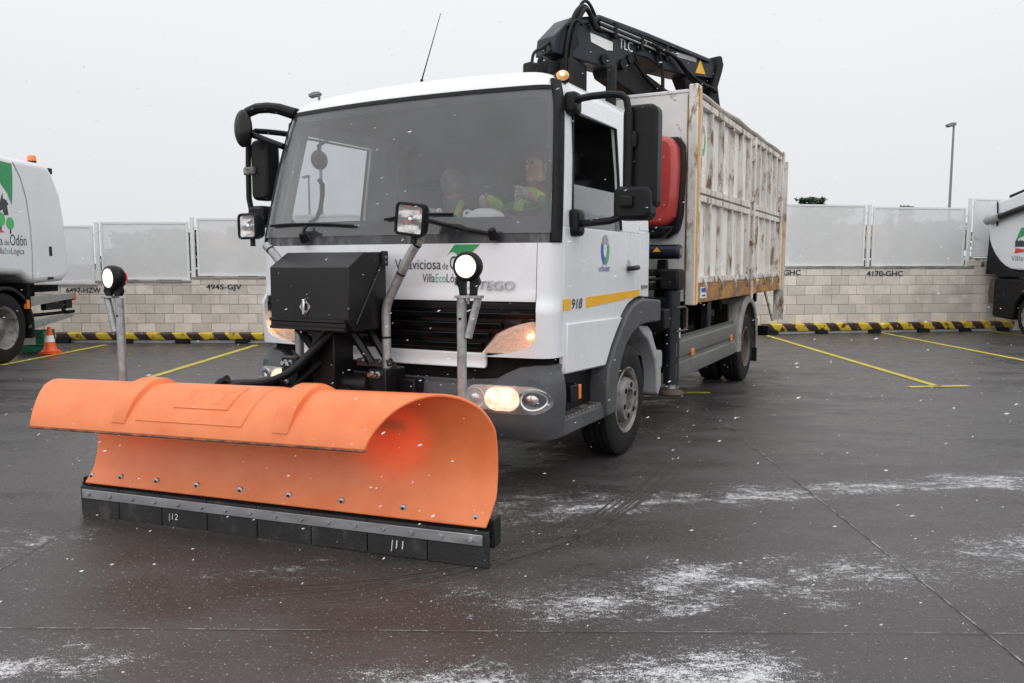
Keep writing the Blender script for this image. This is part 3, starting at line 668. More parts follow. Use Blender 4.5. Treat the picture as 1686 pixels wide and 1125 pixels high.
# ---- grille
gl_ = patch(MB(), lambda z: -ip([(.862, .69), (.98, .78), (1.06, 1.13), (1.165, 1.135)], z), lambda z: ip([(.862, .69), (.98, .78), (1.06, 1.13), (1.165, 1.135)], z), .864, 1.162, 8, 30, -.03, .02).build('grille', 'gloss_black', truck)
for z0 in (.885, .945, 1.005, 1.065):
    e = .69 if z0 < .93 else (.74 if z0 < 1.0 else (.82 if z0 < 1.05 else 1.12))
    patch(MB(), -e, e, z0, z0 + .034, 2, 24, lambda a, z: .002 + (z - z0) * .25, .03).build('slat', 'gloss_black', gl_, bevel=.004)
patch(MB(), -1.13, 1.13, 1.118, 1.160, 2, 30, .002, .03).build('slat', 'gloss_black', gl_, bevel=.004)
# badge and lettering on the face
def decal(name, m, mbd, parent=truck, lab=None):
    o = mbd.build(name, m, parent, smooth=0)
    if lab: o['label'] = lab
    return o
for st, m_, x0_, wd_, z_, h_ in (('Villaviciosa', 'ink', .105, .325, 1.352, .062), ('de', 'ink_grey', .440, .040, 1.352, .042), ('Odón', 'ink', .490, .165, 1.352, .078), ('Villa', 'ink', .305, .086, 1.275, .052), ('Eco', 'green_ink', .397, .068, 1.275, .052), ('Lógica', 'ink', .470, .135, 1.275, .052)):
    decal('lettering', m_, MB().text(st, h_, lambda u, w: face_pt(x0_ + u, z_ + w), fit=wd_))
b = MB(); b.grid([[face_pt(.465 + (.135 + .03 * t) * k / 8 + .055 * t, 1.425 + .072 * t + (1 - t) * (.03 * sin(pi * min(1, k / 5)))) for k in range(9)] for t in (0, .25, .5, .75, 1)])
decal('green_flag_emblem', 'green_decal', b)
b = MB(); v, f, w_ = text2d('ATEGO')
n0 = len(v); kx = .285 / w_
vs = [face_pt(.615 + x * kx + y * .012, 1.236 + y * .072, .014) for x, y in v]; b.add(vs, f)
ob_ = decal('chrome_lettering', 'steel', b); so_ = ob_.modifiers.new('thick', 'SOLIDIFY'); so_.thickness = .010; so_.offset = 0
b = MB(); b.text('urbaser', .03, lambda u, w: face_pt(-.98 + u, 1.235 + w), sx=.9); decal('lettering', 'blue_ink', b)

# ---- bumper
def bump_top(a): a = abs(a); return ip([(0, .70), (.62, .70), (.80, .715), (.92, .785), (1.05, .80), (2.1, .80)], a)
A, B = [], []
for i in range(13):
    t = i / 12; ra, rb = [], []
    for j in range(61):
        a = -2.0 + 4.0 * j / 60; zt = bump_top(a); z = .365 + (zt - .365) * t; o_ = .028 * min(1, sin(pi * min(1, max(0, (1 - abs(2 * t - .85)) * .9)) * .5) * 1.3) + (.0 if t < .9 else -.02)
        ra.append(S(a, z, o_ + .012)); rb.append(S(a, z, o_ - .03))
    A.append(ra); B.append(rb)
bumper = MB().shell(A, B).build('bumper', 'grey_plastic', truck, bevel=.004)
patch(MB(), -1.9, 1.9, .70, .86, 3, 40, -.05, .02).build('bumper_gap', 'under', truck)
for sg in (-1, 1):
    # head lamp pod: oval surround, two round reflectors and the lit middle lens
    def oval(x0, x1, z0, z1, off, th, name, m, par, n=24, dep=.004):
        cx, cz, hx, hz = (x0 + x1) / 2, (z0 + z1) / 2, (x1 - x0) / 2, (z1 - z0) / 2; r = min(hx, hz)
        rim = []
        for k in range(n * 2):
            t = 2 * pi * k / (n * 2); rim.append((cx + (hx - r) * (1 if cos(t) > 0 else -1) + r * cos(t), cz + r * sin(t)))
        mb = MB(); nn = len(rim); fr = [S(sg * a_of_x2(x, z), z, off) for x, z in rim]; bk = [S(sg * a_of_x2(x, z), z, off - th) for x, z in rim]
        ctr = S(sg * a_of_x2(cx, cz), cz, off + dep)
        mb.add(fr + bk + [ctr], [(i, (i + 1) % nn, 2 * nn) for i in range(nn)] + [((i + 1) % nn, i, nn + i, nn + (i + 1) % nn) for i in range(nn)])
        return mb.build(name, m, par, fix=True)
    def a_of_x2(x, z):
        wc = Wd(z) - .13
        if x <= wc: return x / wc
        lo, hi = 1.0, 2.0
        for _ in range(24):
            md = (lo + hi) / 2
            if abs(S(md, z).x) < x: lo = md
            else: hi = md
        return lo
    hl = oval(.612, 1.090, .526, .684, .040, .02, 'headlight', 'lamp_chrome', truck)
    oval(.620, .738, .542, .670, .044, .006, 'round_reflector', 'lamp_chrome', hl, dep=-.03); oval(.655, .703, .580, .632, .046, .012, 'round_lens', 'lamp_chrome', hl, dep=.012)
    oval(.740, .952, .538, .674, .045, .006, 'lit_lens', 'head_lit', hl, dep=.006)
    for bx__ in (.80, .885): MB().ball(S(sg * a_of_x2(bx__, .612), .612, .050), .013, 2).build('bulb', 'bulb_lit', hl)
    oval(.957, 1.078, .545, .670, .044, .006, 'round_reflector', 'lamp_chrome', hl, dep=-.03); oval(.990, 1.046, .580, .638, .046, .012, 'round_lens', 'reflector', hl, dep=.012)
    oval(.612, 1.090, .526, .684, .062, .003, 'cover_glass', 'lens_clear', hl, dep=.006)
    # front fog/dipped beam: the lamp's own light
    sp = bpy.data.lights.new('headlight_beam', 'SPOT'); sp.energy = 75 if sg > 0 else 25; sp.color = (1, .82, .6); sp.spot_size = radians(34); sp.spot_blend = .8; sp.shadow_soft_size = .05
    so = bpy.data.objects.new('headlight_beam', sp); COL.objects.link(so); so.parent = truck
    so.location = (sg * .84, -1.55, .61); so.rotation_euler = Vector((-.10 * sg, -1, -.06)).to_track_quat('-Z', 'Y').to_euler()
    # side marker, step, arch
    x = lambda v: sg * v
    def pr(poly, x0, x1, name, m, bev=.006, par=truck):
        return MB().prism(poly, sg * x0, sg * x1, 'x').build(name, m, par, bevel=bev, fix=True)
    pr([(-1.21, .365), (-.40, .365), (-.39, .415), (-.40, .455), (-1.21, .47)], .80, 1.135, 'step', 'grey_plastic', .012)
    tr = MB()
    for k in range(13): tr.box(x(.93) if sg > 0 else x(1.12), x(1.12) if sg > 0 else x(.93), -1.17 + k * .057, -1.17 + k * .057 + .022, .458, .475)
    for k in range(5): tr.box(x(.935 + k * .043) - .006, x(.935 + k * .043) + .006, -1.18, -.43, .457, .472)
    tag(tr.build('step_tread', 'rim_metal', truck, smooth=0), kind='stuff')
    pr([(-1.22, .455), (-.45, .455), (-.42, .60), (-.40, .78), (-1.22, .80)], .86, 1.04, 'step_recess', 'dark_plastic', 0)
    mk = pr([(-1.13, .56), (-1.02, .55), (-1.00, .57), (-1.0, .66), (-1.13, .66)], 1.04, 1.15, 'side_marker', 'dark_plastic')
    pr([(-1.02, .565), (-.985, .565), (-.985, .655), (-1.02, .655)], 1.06, 1.155, 'marker_lens', 'amber', .006, mk)
    ro, ri = [], []
    fo = [(-.56, .38), (-.57, .56), (-.545, .69), (-.44, .82), (-.32, .93), (-.20, 1.03), (-.10, 1.085), (.04, 1.12), (.20, 1.13), (.56, 1.105)]
    fi = [(.56, .94), (.22, .945), (.06, .935), (-.10, .89), (-.22, .82), (-.31, .72), (-.37, .58), (-.39, .46), (-.40, .38)]
    pr(fo + fi, .98, 1.165, 'wheel_arch', 'grey_plastic', .014)
    pr([(.21, .925), (.42, .91), (.52, .86), (.60, .76), (.66, .70), (.78, .69), (.80, .66), (.80, .56), (.77, .54), (.78, .40), (.70, .33), (.67, .36), (.66, .52), (.60, .64), (.54, .70), (.44, .80), (.30, .86)], .80, 1.11, 'mudguard', 'mudguard', .012)
    pr([(-.38, .40), (-.36, .6), (-.24, .78), (-.05, .90), (.25, .92), (.45, .80), (.58, .66), (.64, .4), (.75, .4), (.62, .95), (.1, 1.08), (-.3, .95), (-.5, .6), (-.5, .40)], .55, 1.0, 'arch_liner', 'under', 0)
    # ---- door
    d = MB(); low = [(-1.195, .735), (-.545, .712), (-.44, .835), (-.32, .945), (-.20, 1.045), (-.10, 1.10), (.04, 1.137), (.15, 1.145), (.15, 1.60), (-1.195, 1.60)]
    d.prism(low, sg * 1.095, sg * 1.1255, 'x')
    bul = [(-1.19, .742), (-.552, .72), (-.45, .842), (-.33, .952), (-.245, 1.018), (-1.17, 1.035)]
    d.prism(bul, sg * 1.12, sg * 1.142, 'x')
    def sp_(y, z, o_=0): return (sg * (Wd(z) + o_), y, z)
    def quad_strip(ya0, yb0, ya1, yb1, z0, z1, n=10, o_=0.0, th=.035, mb=None):
        A, B = [], []
        for i in range(n + 1):
            t = i / n; z = z0 + (z1 - z0) * t; ra, rb = [], []
            for k in range(5):
                s_ = k / 4; y = (ya0 + (ya1 - ya0) * t) * (1 - s_) + (yb0 + (yb1 - yb0) * t) * s_; ra.append(sp_(y, z, o_)); rb.append(sp_(y, z, o_ - th))
            A.append(ra); B.append(rb)
        (mb or d).shell(A, B)
    fy = lambda z: YF(z) + CR + CDP - .005
    quad_strip(fy(1.6), fy(1.6) + .10, fy(2.40), fy(2.40) + .075, 1.60, 2.40)
    quad_strip(-.24, .15, -.19, .15, 1.60, 2.40)
    quad_strip(fy(2.30) + .075, -.19, fy(2.40) + .07, -.19, 2.305, 2.40, 3)
    door = d.build('door', 'white_paint', truck, bevel=.006, fix=True)
    gt = 1.86 if sg > 0 else 2.31
    wg = MB(); quad_strip(fy(1.6) + .10, -.24, fy(gt) + .08, -.21, 1.60, gt, 6, -.014, .004, wg); wg.build('window_glass', 'dusty_glass' if sg > 0 else 'side_glass', door, fix=True)
    wf = MB(); zz = [(1.605, 2.30)]
    wf.tube([sp_(fy(1.62) + .105, 1.61, .002), sp_(fy(2.29) + .08, 2.29, .002), sp_(-.20, 2.295, .002), sp_(-.245, 1.61, .002)], .011, 6); wf.build('window_seal', 'dark_plastic', door)
    hd = MB(); hd.tube([(sg * 1.145, -.145, 1.35), (sg * 1.165, -.12, 1.352), (sg * 1.168, .0, 1.356), (sg * 1.145, .035, 1.358)], .017, 8, 1); hd.build('door_handle', 'dark_plastic', door)
    hp = MB().ball((sg * 1.122, -.09, 1.365), .055, 2, (.12, 1, 1.1)); hp.build('handle_cup', 'grey_decal', door)
    MB().prism([(-1.205, 1.112), (-1.10, 1.112), (-1.10, 1.178), (-1.205, 1.178)], sg * 1.126, sg * 1.1285, 'x').build('reflective_stripe', 'amber_strip', door, smooth=0, fix=True)
    MB().prism([(-.862, 1.112), (.150, 1.150), (.150, 1.196), (-.862, 1.178)], sg * 1.126, sg * 1.1285, 'x').build('reflective_stripe', 'amber_strip', door, smooth=0, fix=True)
    # rear quarter of the cab
    q = MB(); q.prism([(.16, 1.148), (.38, 1.13), (.38, 1.62), (.16, 1.62)], sg * 1.09, sg * 1.121, 'x'); quad_strip(.16, .38, .16, .38, 1.62, 2.40, 8, -.004, .03, q)
    q.build('quarter_panel', 'white_paint', truck, bevel=.008, fix=True)
    gp = MB(); quad_strip(.150, .160, .150, .160, 1.15, 2.40, 6, -.018, .01, gp); gp.build('door_gap', 'under', truck, fix=True)
    # white A pillar, black deflector strip, black windscreen edge
    patch(MB(), sg * 1.86, sg * 1.985, 1.505, 2.43, 10, 4, .0, .03).build('pillar', 'white_paint', truck, fix=True)
    patch(MB(), sg * 1.52, sg * 1.855, 1.505, 2.47, 12, 6, lambda a, z: .014 if z < 2.44 else .006, .03).build('air_deflector', 'dark_plastic', truck, bevel=.008, fix=True)
    # small mirror foot / camera pod on the door front
    pod = MB().box(*sorted((sg * 1.10, sg * 1.175)), -1.115, -.985, 1.545, 1.705); pod.build('mirror_foot', 'dark_plastic', truck, bevel=.032, segs=4)
    pod = MB().box(*sorted((sg * 1.04, sg * 1.125)), -1.04, -.935, 2.265, 2.395); pod.build('mirror_foot', 'dark_plastic', truck, bevel=.025, segs=3)

# driver door lettering
def door_pt(y0, z0): return lambda u, w: (1.1285, y0 + u, z0 + w)
MB().text('918', .062, lambda u, w: (1.131, -1.095 + u, 1.115 + w), sx=1.25, shear=.25).build('model_number', 'ink', truck, smooth=0)
MB().text('urbaser', .042, door_pt(-.655, 1.335), sx=1.1).build('lettering', 'blue_ink', truck, smooth=0)
def petal(name, m, a0, a1, r0=.035, r1=.073, cy=-.545, cz=1.472, sz=1.35):
    b = MB(); A = [[(1.1287, cy + r * cos(radians(t)), cz + r * sz * sin(radians(t))) for t in [a0 + (a1 - a0) * k / 12 for k in range(13)]] for r in (r0, r1)]
    b.grid(A, True); b.build(name, m, truck, smooth=0)
petal('ring_emblem', 'grey_decal', 40, 140); petal('ring_emblem', 'blue_decal', 150, 262); petal('ring_emblem', 'lime_decal', -82, 30)
MB().box(1.122, 1.127, .20, .34, 1.20, 1.225).build('cab_badge', 'ink_grey', truck, smooth=0)

# ---- windscreen
e1 = lambda z: ip([(1.59, 1.22), (1.63, 1.36), (1.70, 1.42), (2.28, 1.42), (2.35, 1.36), (2.385, 1.22)], z)
ws = patch(MB(), -1.51, 1.51, 1.56, 2.405, 16, 40, .0, .006).build('windscreen', 'windscreen_glass', truck, fix=True)
fr = MB()
patch(fr, -1.51, 1.51, 1.555, 1.655, 3, 40, -.012, .008); patch(fr, -1.51, 1.51, 2.35, 2.41, 3, 40, -.012, .008)
for sg in (-1, 1): patch(fr, sg * 1.34, sg * 1.51, 1.656, 2.349, 12, 4, -.012, .008)
fr.build('windscreen_frit', 'gloss_black', ws, fix=True)
for sg in (-1, 1):   # rounded inner corners of the black border
    for zc, dz in ((1.656, 1), (2.349, -1)):
        c = MB(); n = 6; pts = [(1.34, zc)] + [(1.34 - .16 * (1 - sin(k * pi / 2 / n)), zc + dz * .09 * (1 - cos(k * pi / 2 / n))) for k in range(n + 1)]
        c.add([S(sg * a, z, -.013) for a, z in pts], [tuple(range(len(pts)))]); c.build('frit_corner', 'gloss_black', ws, smooth=0)
patch(MB(), -1.51, 1.51, 1.503, 1.565, 3, 40, -.012, .03).build('cowl', 'cowl', truck, fix=True)
patch(MB(), -1.51, 1.51, 2.40, 2.425, 2, 40, .004, .02).build('windscreen_seal', 'dark_plastic', truck)
# wipers
for x0, x1, z1, xa in ((-.62, -1.02, 1.632, -.22), (.78, .02, 1.665, .50)):
    root = S(a_of_x(x0, 1.55), 1.55, .03); mid = S(a_of_x((x0 + (x1 + xa) / 2) / 2, 1.60), 1.60, .05); tip = S(a_of_x((x1 + xa) / 2, z1), z1, .03)
    w = MB(); w.cyl(root - Vector((0, 0, .02)), root + Vector((0, -.03, .03)), .03, .022, 12); w.tube([root, mid, tip], [.013, .009], 8, 1)
    wo = w.build('wiper_arm', 'dark_plastic', truck)
    w = MB(); w.tube([S(a_of_x(x1 + (xa - x1) * k / 10, z1), z1 + .012 * sin(pi * k / 10) - .02 * (k / 10 if x0 < 0 else 1 - k / 10) + .01, .018) for k in range(11)], .009, 6); w.build('wiper_blade', 'dark_plastic', wo)

# ---- roof
R_ = []; ang = [-3 + 6 * j / 72 for j in range(73)]
for i in range(15):
    t = i / 14 * pi / 2; z = 2.40 + .215 * sin(t); sh = 1 - cos(t); row = []
    for a in ang:
        p = S(a, 2.42); x = p.x * (1 - .55 * sh); y = p.y + (.38 - p.y) * 0 ; y = p.y + sh * (.72 if p.y < -.4 else .72 * max(0, (.38 - p.y) / .78)); y = min(y, .38)
        row.append((x, y, z + .012 * (1 - (x / 1.1) ** 2) * sin(t)))
    R_.append(row)
rf = MB(); rf.grid(R_)
n0 = len(rf.v); nc = len(ang); top = [(14 * nc + j) for j in range(nc)]; rf.f.append(tuple(top))
rear = [i * nc for i in range(15)] + [i * nc + nc - 1 for i in range(14, -1, -1)]; rf.f.append(tuple(rear))
roof = rf.build('roof', 'white_paint', truck, smooth=50, fix=True)
MB().tube([(-1.005, fy(2.4) + .1, 2.415), (-1.005, .36, 2.43)], .008, 6).build('roof_gutter', 'dark_plastic', roof); MB().tube([(1.012, fy(2.4) + .1, 2.415), (1.012, .36, 2.43)], .008, 6).build('roof_gutter', 'dark_plastic', roof)
ml = MB(); ml.ball((.985, -.93, 2.50), .055, 3, (.9, 1.0, .72)); ml = ml.build('roof_marker', 'dark_plastic', truck)
MB().ball((1.005, -.965, 2.505), .044, 3, (.9, .8, .7)).build('marker_lens', 'roof_amber', ml); MB().ball((1.02, -1.003, 2.508), .012, 2).build('bulb', 'bulb_lit', ml)
an = MB(); p0 = Vector((-.17, -.75, 2.60)); p1 = p0 + Vector((.11, .10, .50)); an.tube([p0, p0 + (p1 - p0) * .25, p1], [.006, .0022], 6); an = an.build('antenna', 'dark_plastic', truck)
MB().cyl(p0 - Vector((0, 0, .03)), p0 + (p1 - p0) * .1, .02, .009, 10).build('antenna_base', 'dark_plastic', an)

# ---- cab back, floor, inside
MB().box(-1.085, 1.085, .345, .375, .95, 2.44).build('cab_back', 'white_paint', truck, smooth=0)
MB().box(-1.03, 1.03, .30, .340, 1.0, 2.38).build('back_lining', 'interior', truck, smooth=0)
MB().box(-1.05, 1.05, -1.2, .30, .98, 1.03).build('cab_floor', 'interior', truck, smooth=0)
MB().box(-.96, .96, -1.02, .30, 2.375, 2.395).build('roof_lining', 'interior', truck, smooth=0)
for sg in (-1, 1): MB().box(*sorted((sg * 1.05, sg * 1.088)), -1.12, .30, 1.03, 1.585).build('door_lining', 'interior', truck, smooth=0)
dash = MB(); dash.prism([(-1.36, 1.03), (-1.36, 1.52), (-1.30, 1.60), (-1.12, 1.625), (-.92, 1.60), (-.86, 1.50), (-.95, 1.03)], -.93, .93, 'x'); dash = dash.build('dashboard', 'interior', truck, bevel=.02)
bi = MB(); bi.ball((.56, -1.02, 1.60), .19, 3, (1.15, .7, .55)); bi.build('instrument_hood', 'interior', dash)
stw = empty('steering_wheel', (.56, -.80, 1.70), 0, truck); stw.rotation_euler = (radians(38), 0, 0)
sw = MB(); sw.tube([(.21 * cos(t), .21 * sin(t), 0) for t in [2 * pi * k / 36 for k in range(37)]], .016, 8); sw.build('wheel_rim', 'dark_plastic', stw)
sw = MB(); sw.box(-.19, .19, -.025, .025, -.015, .01); sw.box(-.025, .025, -.19, 0, -.016, .009); sw.ball((0, 0, 0), .06, 2, (1, 1, .4)); sw.cyl((0, 0, 0), (0, 0, -.35), .03); sw.build('wheel_hub', 'dark_plastic', stw)
for xs in (-.62, -.08, .56):
    st = MB(); st.prism([(-.62, 1.22), (-.62, 1.36), (-.18, 1.34), (-.05, 1.98), (.06, 2.0), (.10, 1.95), (-.02, 1.22)], xs - .23, xs + .23, 'x'); s_ = st.build('seat', 'seat_cloth', truck, bevel=.04, segs=3)
    MB().box(xs - .13, xs + .13, -.03, .07, 2.02, 2.20).build('headrest', 'seat_cloth', s_, bevel=.03, segs=3)
    MB().box(xs - .2, xs + .2, -.5, -.05, 1.03, 1.22).build('seat_base', 'interior', s_, bevel=.01)

# ---- mirrors, driver's side
mr = MB(); mr.tube([(1.10, -1.00, 2.335), (1.18, -1.06, 2.345), (1.40, -1.06, 2.345), (1.455, -1.05, 2.30), (1.462, -1.05, 2.0), (1.455, -1.05, 1.70), (1.40, -1.06, 1.635), (1.22, -1.07, 1.62), (1.15, -1.06, 1.62)], .021, 10, 1)
mir = mr.build('mirror_bracket', 'dark_plastic', truck)
def slab(x0, x1, z0, z1, y0, y1, r, name, m, par, taper=.0):
    pts = []
    for cx, cz, t0 in ((x1 - r, z1 - r, 0), (x0 + r, z1 - r, 90), (x0 + r, z0 + r, 180), (x1 - r, z0 + r, 270)):
        for k in range(5): t = radians(t0 + 22.5 * k); pts.append((cx + r * cos(t), cz + r * sin(t)))
    o = MB().prism(pts, y0, y1, 'y').build(name, m, par, bevel=.025, segs=3, fix=True); return o
h1 = slab(1.405, 1.612, 1.695, 2.285, -1.02, -.90, .05, 'mirror_housing', 'dark_plastic', mir); slab(1.42, 1.597, 1.71, 2.27, -.899, -.893, .04, 'mirror_glass', 'chrome', h1)
slab(1.425, 1.50, 2.03, 2.135, -1.055, -1.0, .02, 'mirror_clamp', 'dark_plastic', mir)
h2 = slab(1.375, 1.595, 1.632, 1.825, -1.08, -.93, .045, 'mirror_housing', 'dark_plastic', mir); slab(1.39, 1.58, 1.647, 1.81, -.929, -.923, .04, 'mirror_glass', 'chrome', h2)
slab(1.425, 1.50, 1.70, 1.77, -1.11, -1.05, .015, 'mirror_clamp', 'dark_plastic', mir)
# ---- mirrors, passenger's side
mr = MB(); mr.tube([(-.99, -1.10, 2.43), (-1.12, -1.17, 2.475), (-1.28, -1.22, 2.47), (-1.41, -1.22, 2.39), (-1.42, -1.20, 2.36)], [.042, .03], 10, 1)
mr.tube([(-1.06, -1.0, 2.30), (-1.22, -1.08, 2.325), (-1.385, -1.14, 2.34), (-1.40, -1.15, 2.2), (-1.405, -1.15, 1.74), (-1.30, -1.12, 1.66), (-1.12, -1.05, 1.63)], .02, 8, 1)
mil = mr.build('mirror_bracket', 'dark_plastic', truck)
MB().ball((-1.335, -1.25, 2.335), .12, 3, (.66, .36, 1.1)).build('front_mirror', 'gloss_black', mil)
MB().tube([(-1.30, -1.22, 2.30), (-1.15, -1.19, 2.24), (-1.04, -1.17, 2.20)], .022, 8).build('mirror_strut', 'dark_plastic', mil)
h3 = slab(-1.385, -1.215, 1.84, 2.27, -1.15, -1.02, .05, 'mirror_housing', 'dark_plastic', mil); slab(-1.37, -1.23, 1.86, 2.25, -1.019, -1.013, .04, 'mirror_glass', 'chrome', h3)
slab(-1.43, -1.33, 2.02, 2.08, -1.18, -1.13, .015, 'mirror_clamp', 'rim_metal', mil)
h4 = slab(-1.40, -1.24, 1.68, 1.80, -1.18, -1.04, .035, 'mirror_housing', 'dark_plastic', mil)
MB().ball((-1.20, -.62, 2.18), .09, 3, (.4, 1.0, .85)).build('kerb_mirror', 'gloss_black', mil); MB().tube([(-1.07, -.66, 2.32), (-1.17, -.66, 2.28), (-1.2, -.62, 2.2)], .014, 6).build('mirror_strut', 'dark_plastic', mil)
MB().tube([(-1.02, -.95, 1.68), (-.97, -.90, 1.72), (-.97, -.84, 1.95), (-1.03, -.82, 2.0)], .016, 8, 1).build('grab_handle', 'interior', truck)

# ---- wheels
def tyre_prof(R, w, Ri):
    h = w / 2; return [(Ri, -h * .72), (Ri + .012, -h * .92), (R * .72, -h), (R * .88, -h * .97), (R - .018, -h * .90), (R - .003, -h * .80), (R, -h * .62), (R, -h * .45), (R - .012, -h * .44), (R - .012, -h * .38), (R, -h * .37), (R, -.012), (R - .012, -.010),
        (R - .012, .010), (R, .012), (R, h * .37), (R - .012, h * .38), (R - .012, h * .44), (R, h * .45), (R, h * .62), (R - .003, h * .80), (R - .018, h * .90), (R * .88, h * .97), (R * .72, h), (Ri + .012, h * .92), (Ri, h * .72)]
def wheel(x, y, sg, front=True, par=truck, R=.40, w=.235, Ri=.228):
    M = Matrix.Translation((x, y, R)) @ (AX_X if sg > 0 else AX_X @ Matrix.Rotation(pi, 4, 'X'))
    t = MB().lathe(tyre_prof(R, w, Ri), M, 56).build('wheel', 'rubber', par, smooth=30, fix=True)
    h = w / 2
    if front: pr_ = [(Ri, -h * .7), (Ri, h * .80), (Ri + .014, h * .95), (Ri + .004, h * 1.0), (Ri - .022, h * .86), (Ri - .035, h * .45), (.175, h * .42), (.165, h * .85), (.150, h * 1.10), (.142, h * 1.13), (.082, h * 1.14), (.076, h * 1.05), (.073, h * .55), (0.001, h * .50)]
    else: pr_ = [(Ri, -h * .7), (Ri, h * .80), (Ri + .014, h * .95), (Ri + .004, h * 1.0), (Ri - .022, h * .80), (Ri - .04, h * .1), (Ri - .05, -h * .5), (.16, -h * .7), (.10, -h * .68), (.09, h * .1), (.07, h * .25), (0.001, h * .27)]
    r = MB().lathe(pr_, M, 48).build('rim', 'rim_metal' if front else 'rim_dark', t, smooth=30, fix=True)
    nn = 8 if not front else 6
    for k in range(nn):
        a = 2 * pi * k / nn + .3; c = M @ Vector((.113 * cos(a), .113 * sin(a), h * 1.135 if front else -h * .66)); d = Vector((sg, 0, 0))
        if front: MB().cyl(c, c + d * .003, .021, n=12).build('bolt_hole', 'under', r)
        else: MB().cyl(c, c + d * .03, .016, n=6).build('wheel_nut', 'rim_metal', r)
    for k in range(nn if front else 8):
        a = 2 * pi * k / 8 + .1
        if front and k < 8:
            c = M @ Vector((.190 * cos(a), .190 * sin(a), h * .46)); MB().cyl(c - Vector((sg * .01, 0, 0)), c + Vector((sg * .012, 0, 0)), .017, n=10).build('vent_hole', 'under', r)
    return t
for sg in (-1, 1):
    wheel(sg * .985, 0, sg); wheel(sg * .985, 4.14, sg, False); wheel(sg * .715, 4.14, sg, False)
# ---- chassis
ch = MB()
for sg in (-1, 1): ch.box(*sorted((sg * .36, sg * .44)), -1.2, 5.8, .60, .86)
ch = ch.build('chassis', 'under', truck, smooth=0)
MB().cyl((-.9, 0, .40), (.9, 0, .40), .06).build('front_axle', 'under', truck); MB().cyl((-.9, 4.14, .40), (.9, 4.14, .40), .10).build('rear_axle', 'under', truck)
MB().ball((0, 4.14, .40), .22, 2).build('differential', 'under', truck)
for nm, bx_ in (('engine', (-.36, .36, -1.1, .6, .45, 1.0)), ('gearbox', (-.25, .25, .6, 1.8, .4, .85)), ('fuel_tank', (.48, 1.0, 1.35, 2.2, .42, .80)), ('air_tank', (.48, .95, 2.3, 3.2, .5, .82)), ('battery_box', (-1.0, -.48, 1.3, 2.8, .42, .85)), ('subframe', (-.5, .5, 1.4, 5.85, .86, 1.05)), ('cross_beam', (-1.05, 1.05, 3.0, 3.1, .90, 1.05)), ('cross_beam', (-1.05, 1.05, 4.9, 5.0, .90, 1.05)), ('cross_beam', (-1.05, 1.05, 1.6, 1.7, .90, 1.05))):
    MB().box(*bx_).build(nm, 'under', truck, bevel=.015)
for i, (z0, z1) in enumerate(((.585, .765), (.400, .580))):
    MB().prism([(1.09, z0), (1.125, z0), (1.135, z0 + .02), (1.135, z1 - .05), (1.12, z1 - .04), (1.12, z1 - .012), (1.135, z1), (1.09, z1)], 1.12, 3.40, 'y').build('side_guard_board', 'alu_board', truck, fix=True)
    MB().box(-1.13, -1.09, 1.12, 3.40, z0, z1).build('side_guard_board', 'alu_board', truck)
for y in (1.62, 3.17): MB().box(1.13, 1.145, y - .045, y + .045, .562, .625).build('side_reflector', 'amber', truck, bevel=.005)
for y in (1.5, 2.4, 3.2): MB().box(.95, 1.09, y - .03, y + .03, .45, .95).build('guard_bracket', 'under', truck)
MB().box(1.02, 1.10, 2.30, 2.42, .72, 1.06).build('tool_bracket', 'crane_navy', truck, bevel=.01)
# ---- rear fenders
for sg in (-1, 1):
    A, B = [], []
    for k in range(25):
        t = radians(-8 + 190 * k / 24); rr = .56 + .06 * max(0, sin(t)) ** 2; y = 4.10 - cos(t) * rr * -1; z = .42 + sin(t) * rr
        ra, rb = [], []
        for xx, dr in ((.62, 0), (1.06, 0), (1.12, -.012), (1.145, -.05), (1.145, -.10)):
            q = Vector((0, -cos(t) * -1, sin(t))); ra.append((sg * xx, y + q.y * dr, z + q.z * dr)); rb.append((sg * (xx - .012), y + q.y * (dr - .012), z + q.z * (dr - .012)))
        A.append(ra); B.append(rb)
    MB().shell(A, B).build('rear_fender', 'fender', truck, fix=True)
    MB().box(*sorted((sg * .75, sg * 1.12)), 4.70, 4.715, .17, .70).build('mud_flap', 'rubber', truck)
    MB().prism([(3.40, .60), (3.46, .80), (3.56, .95), (3.40, .80), (3.28, .76), (3.28, .60)], sg * 1.08, sg * 1.13, 'x').build('fender_filler', 'fender', truck, fix=True)
MB().box(-1.1, 1.1, 5.55, 5.67, .42, .55).build('underrun_bar', 'under', truck, bevel=.01)
for x_ in (-.75, .75): MB().box(x_ - .05, x_ + .05, 5.5, 5.6, .55, .95).build('underrun_bracket', 'under', truck)
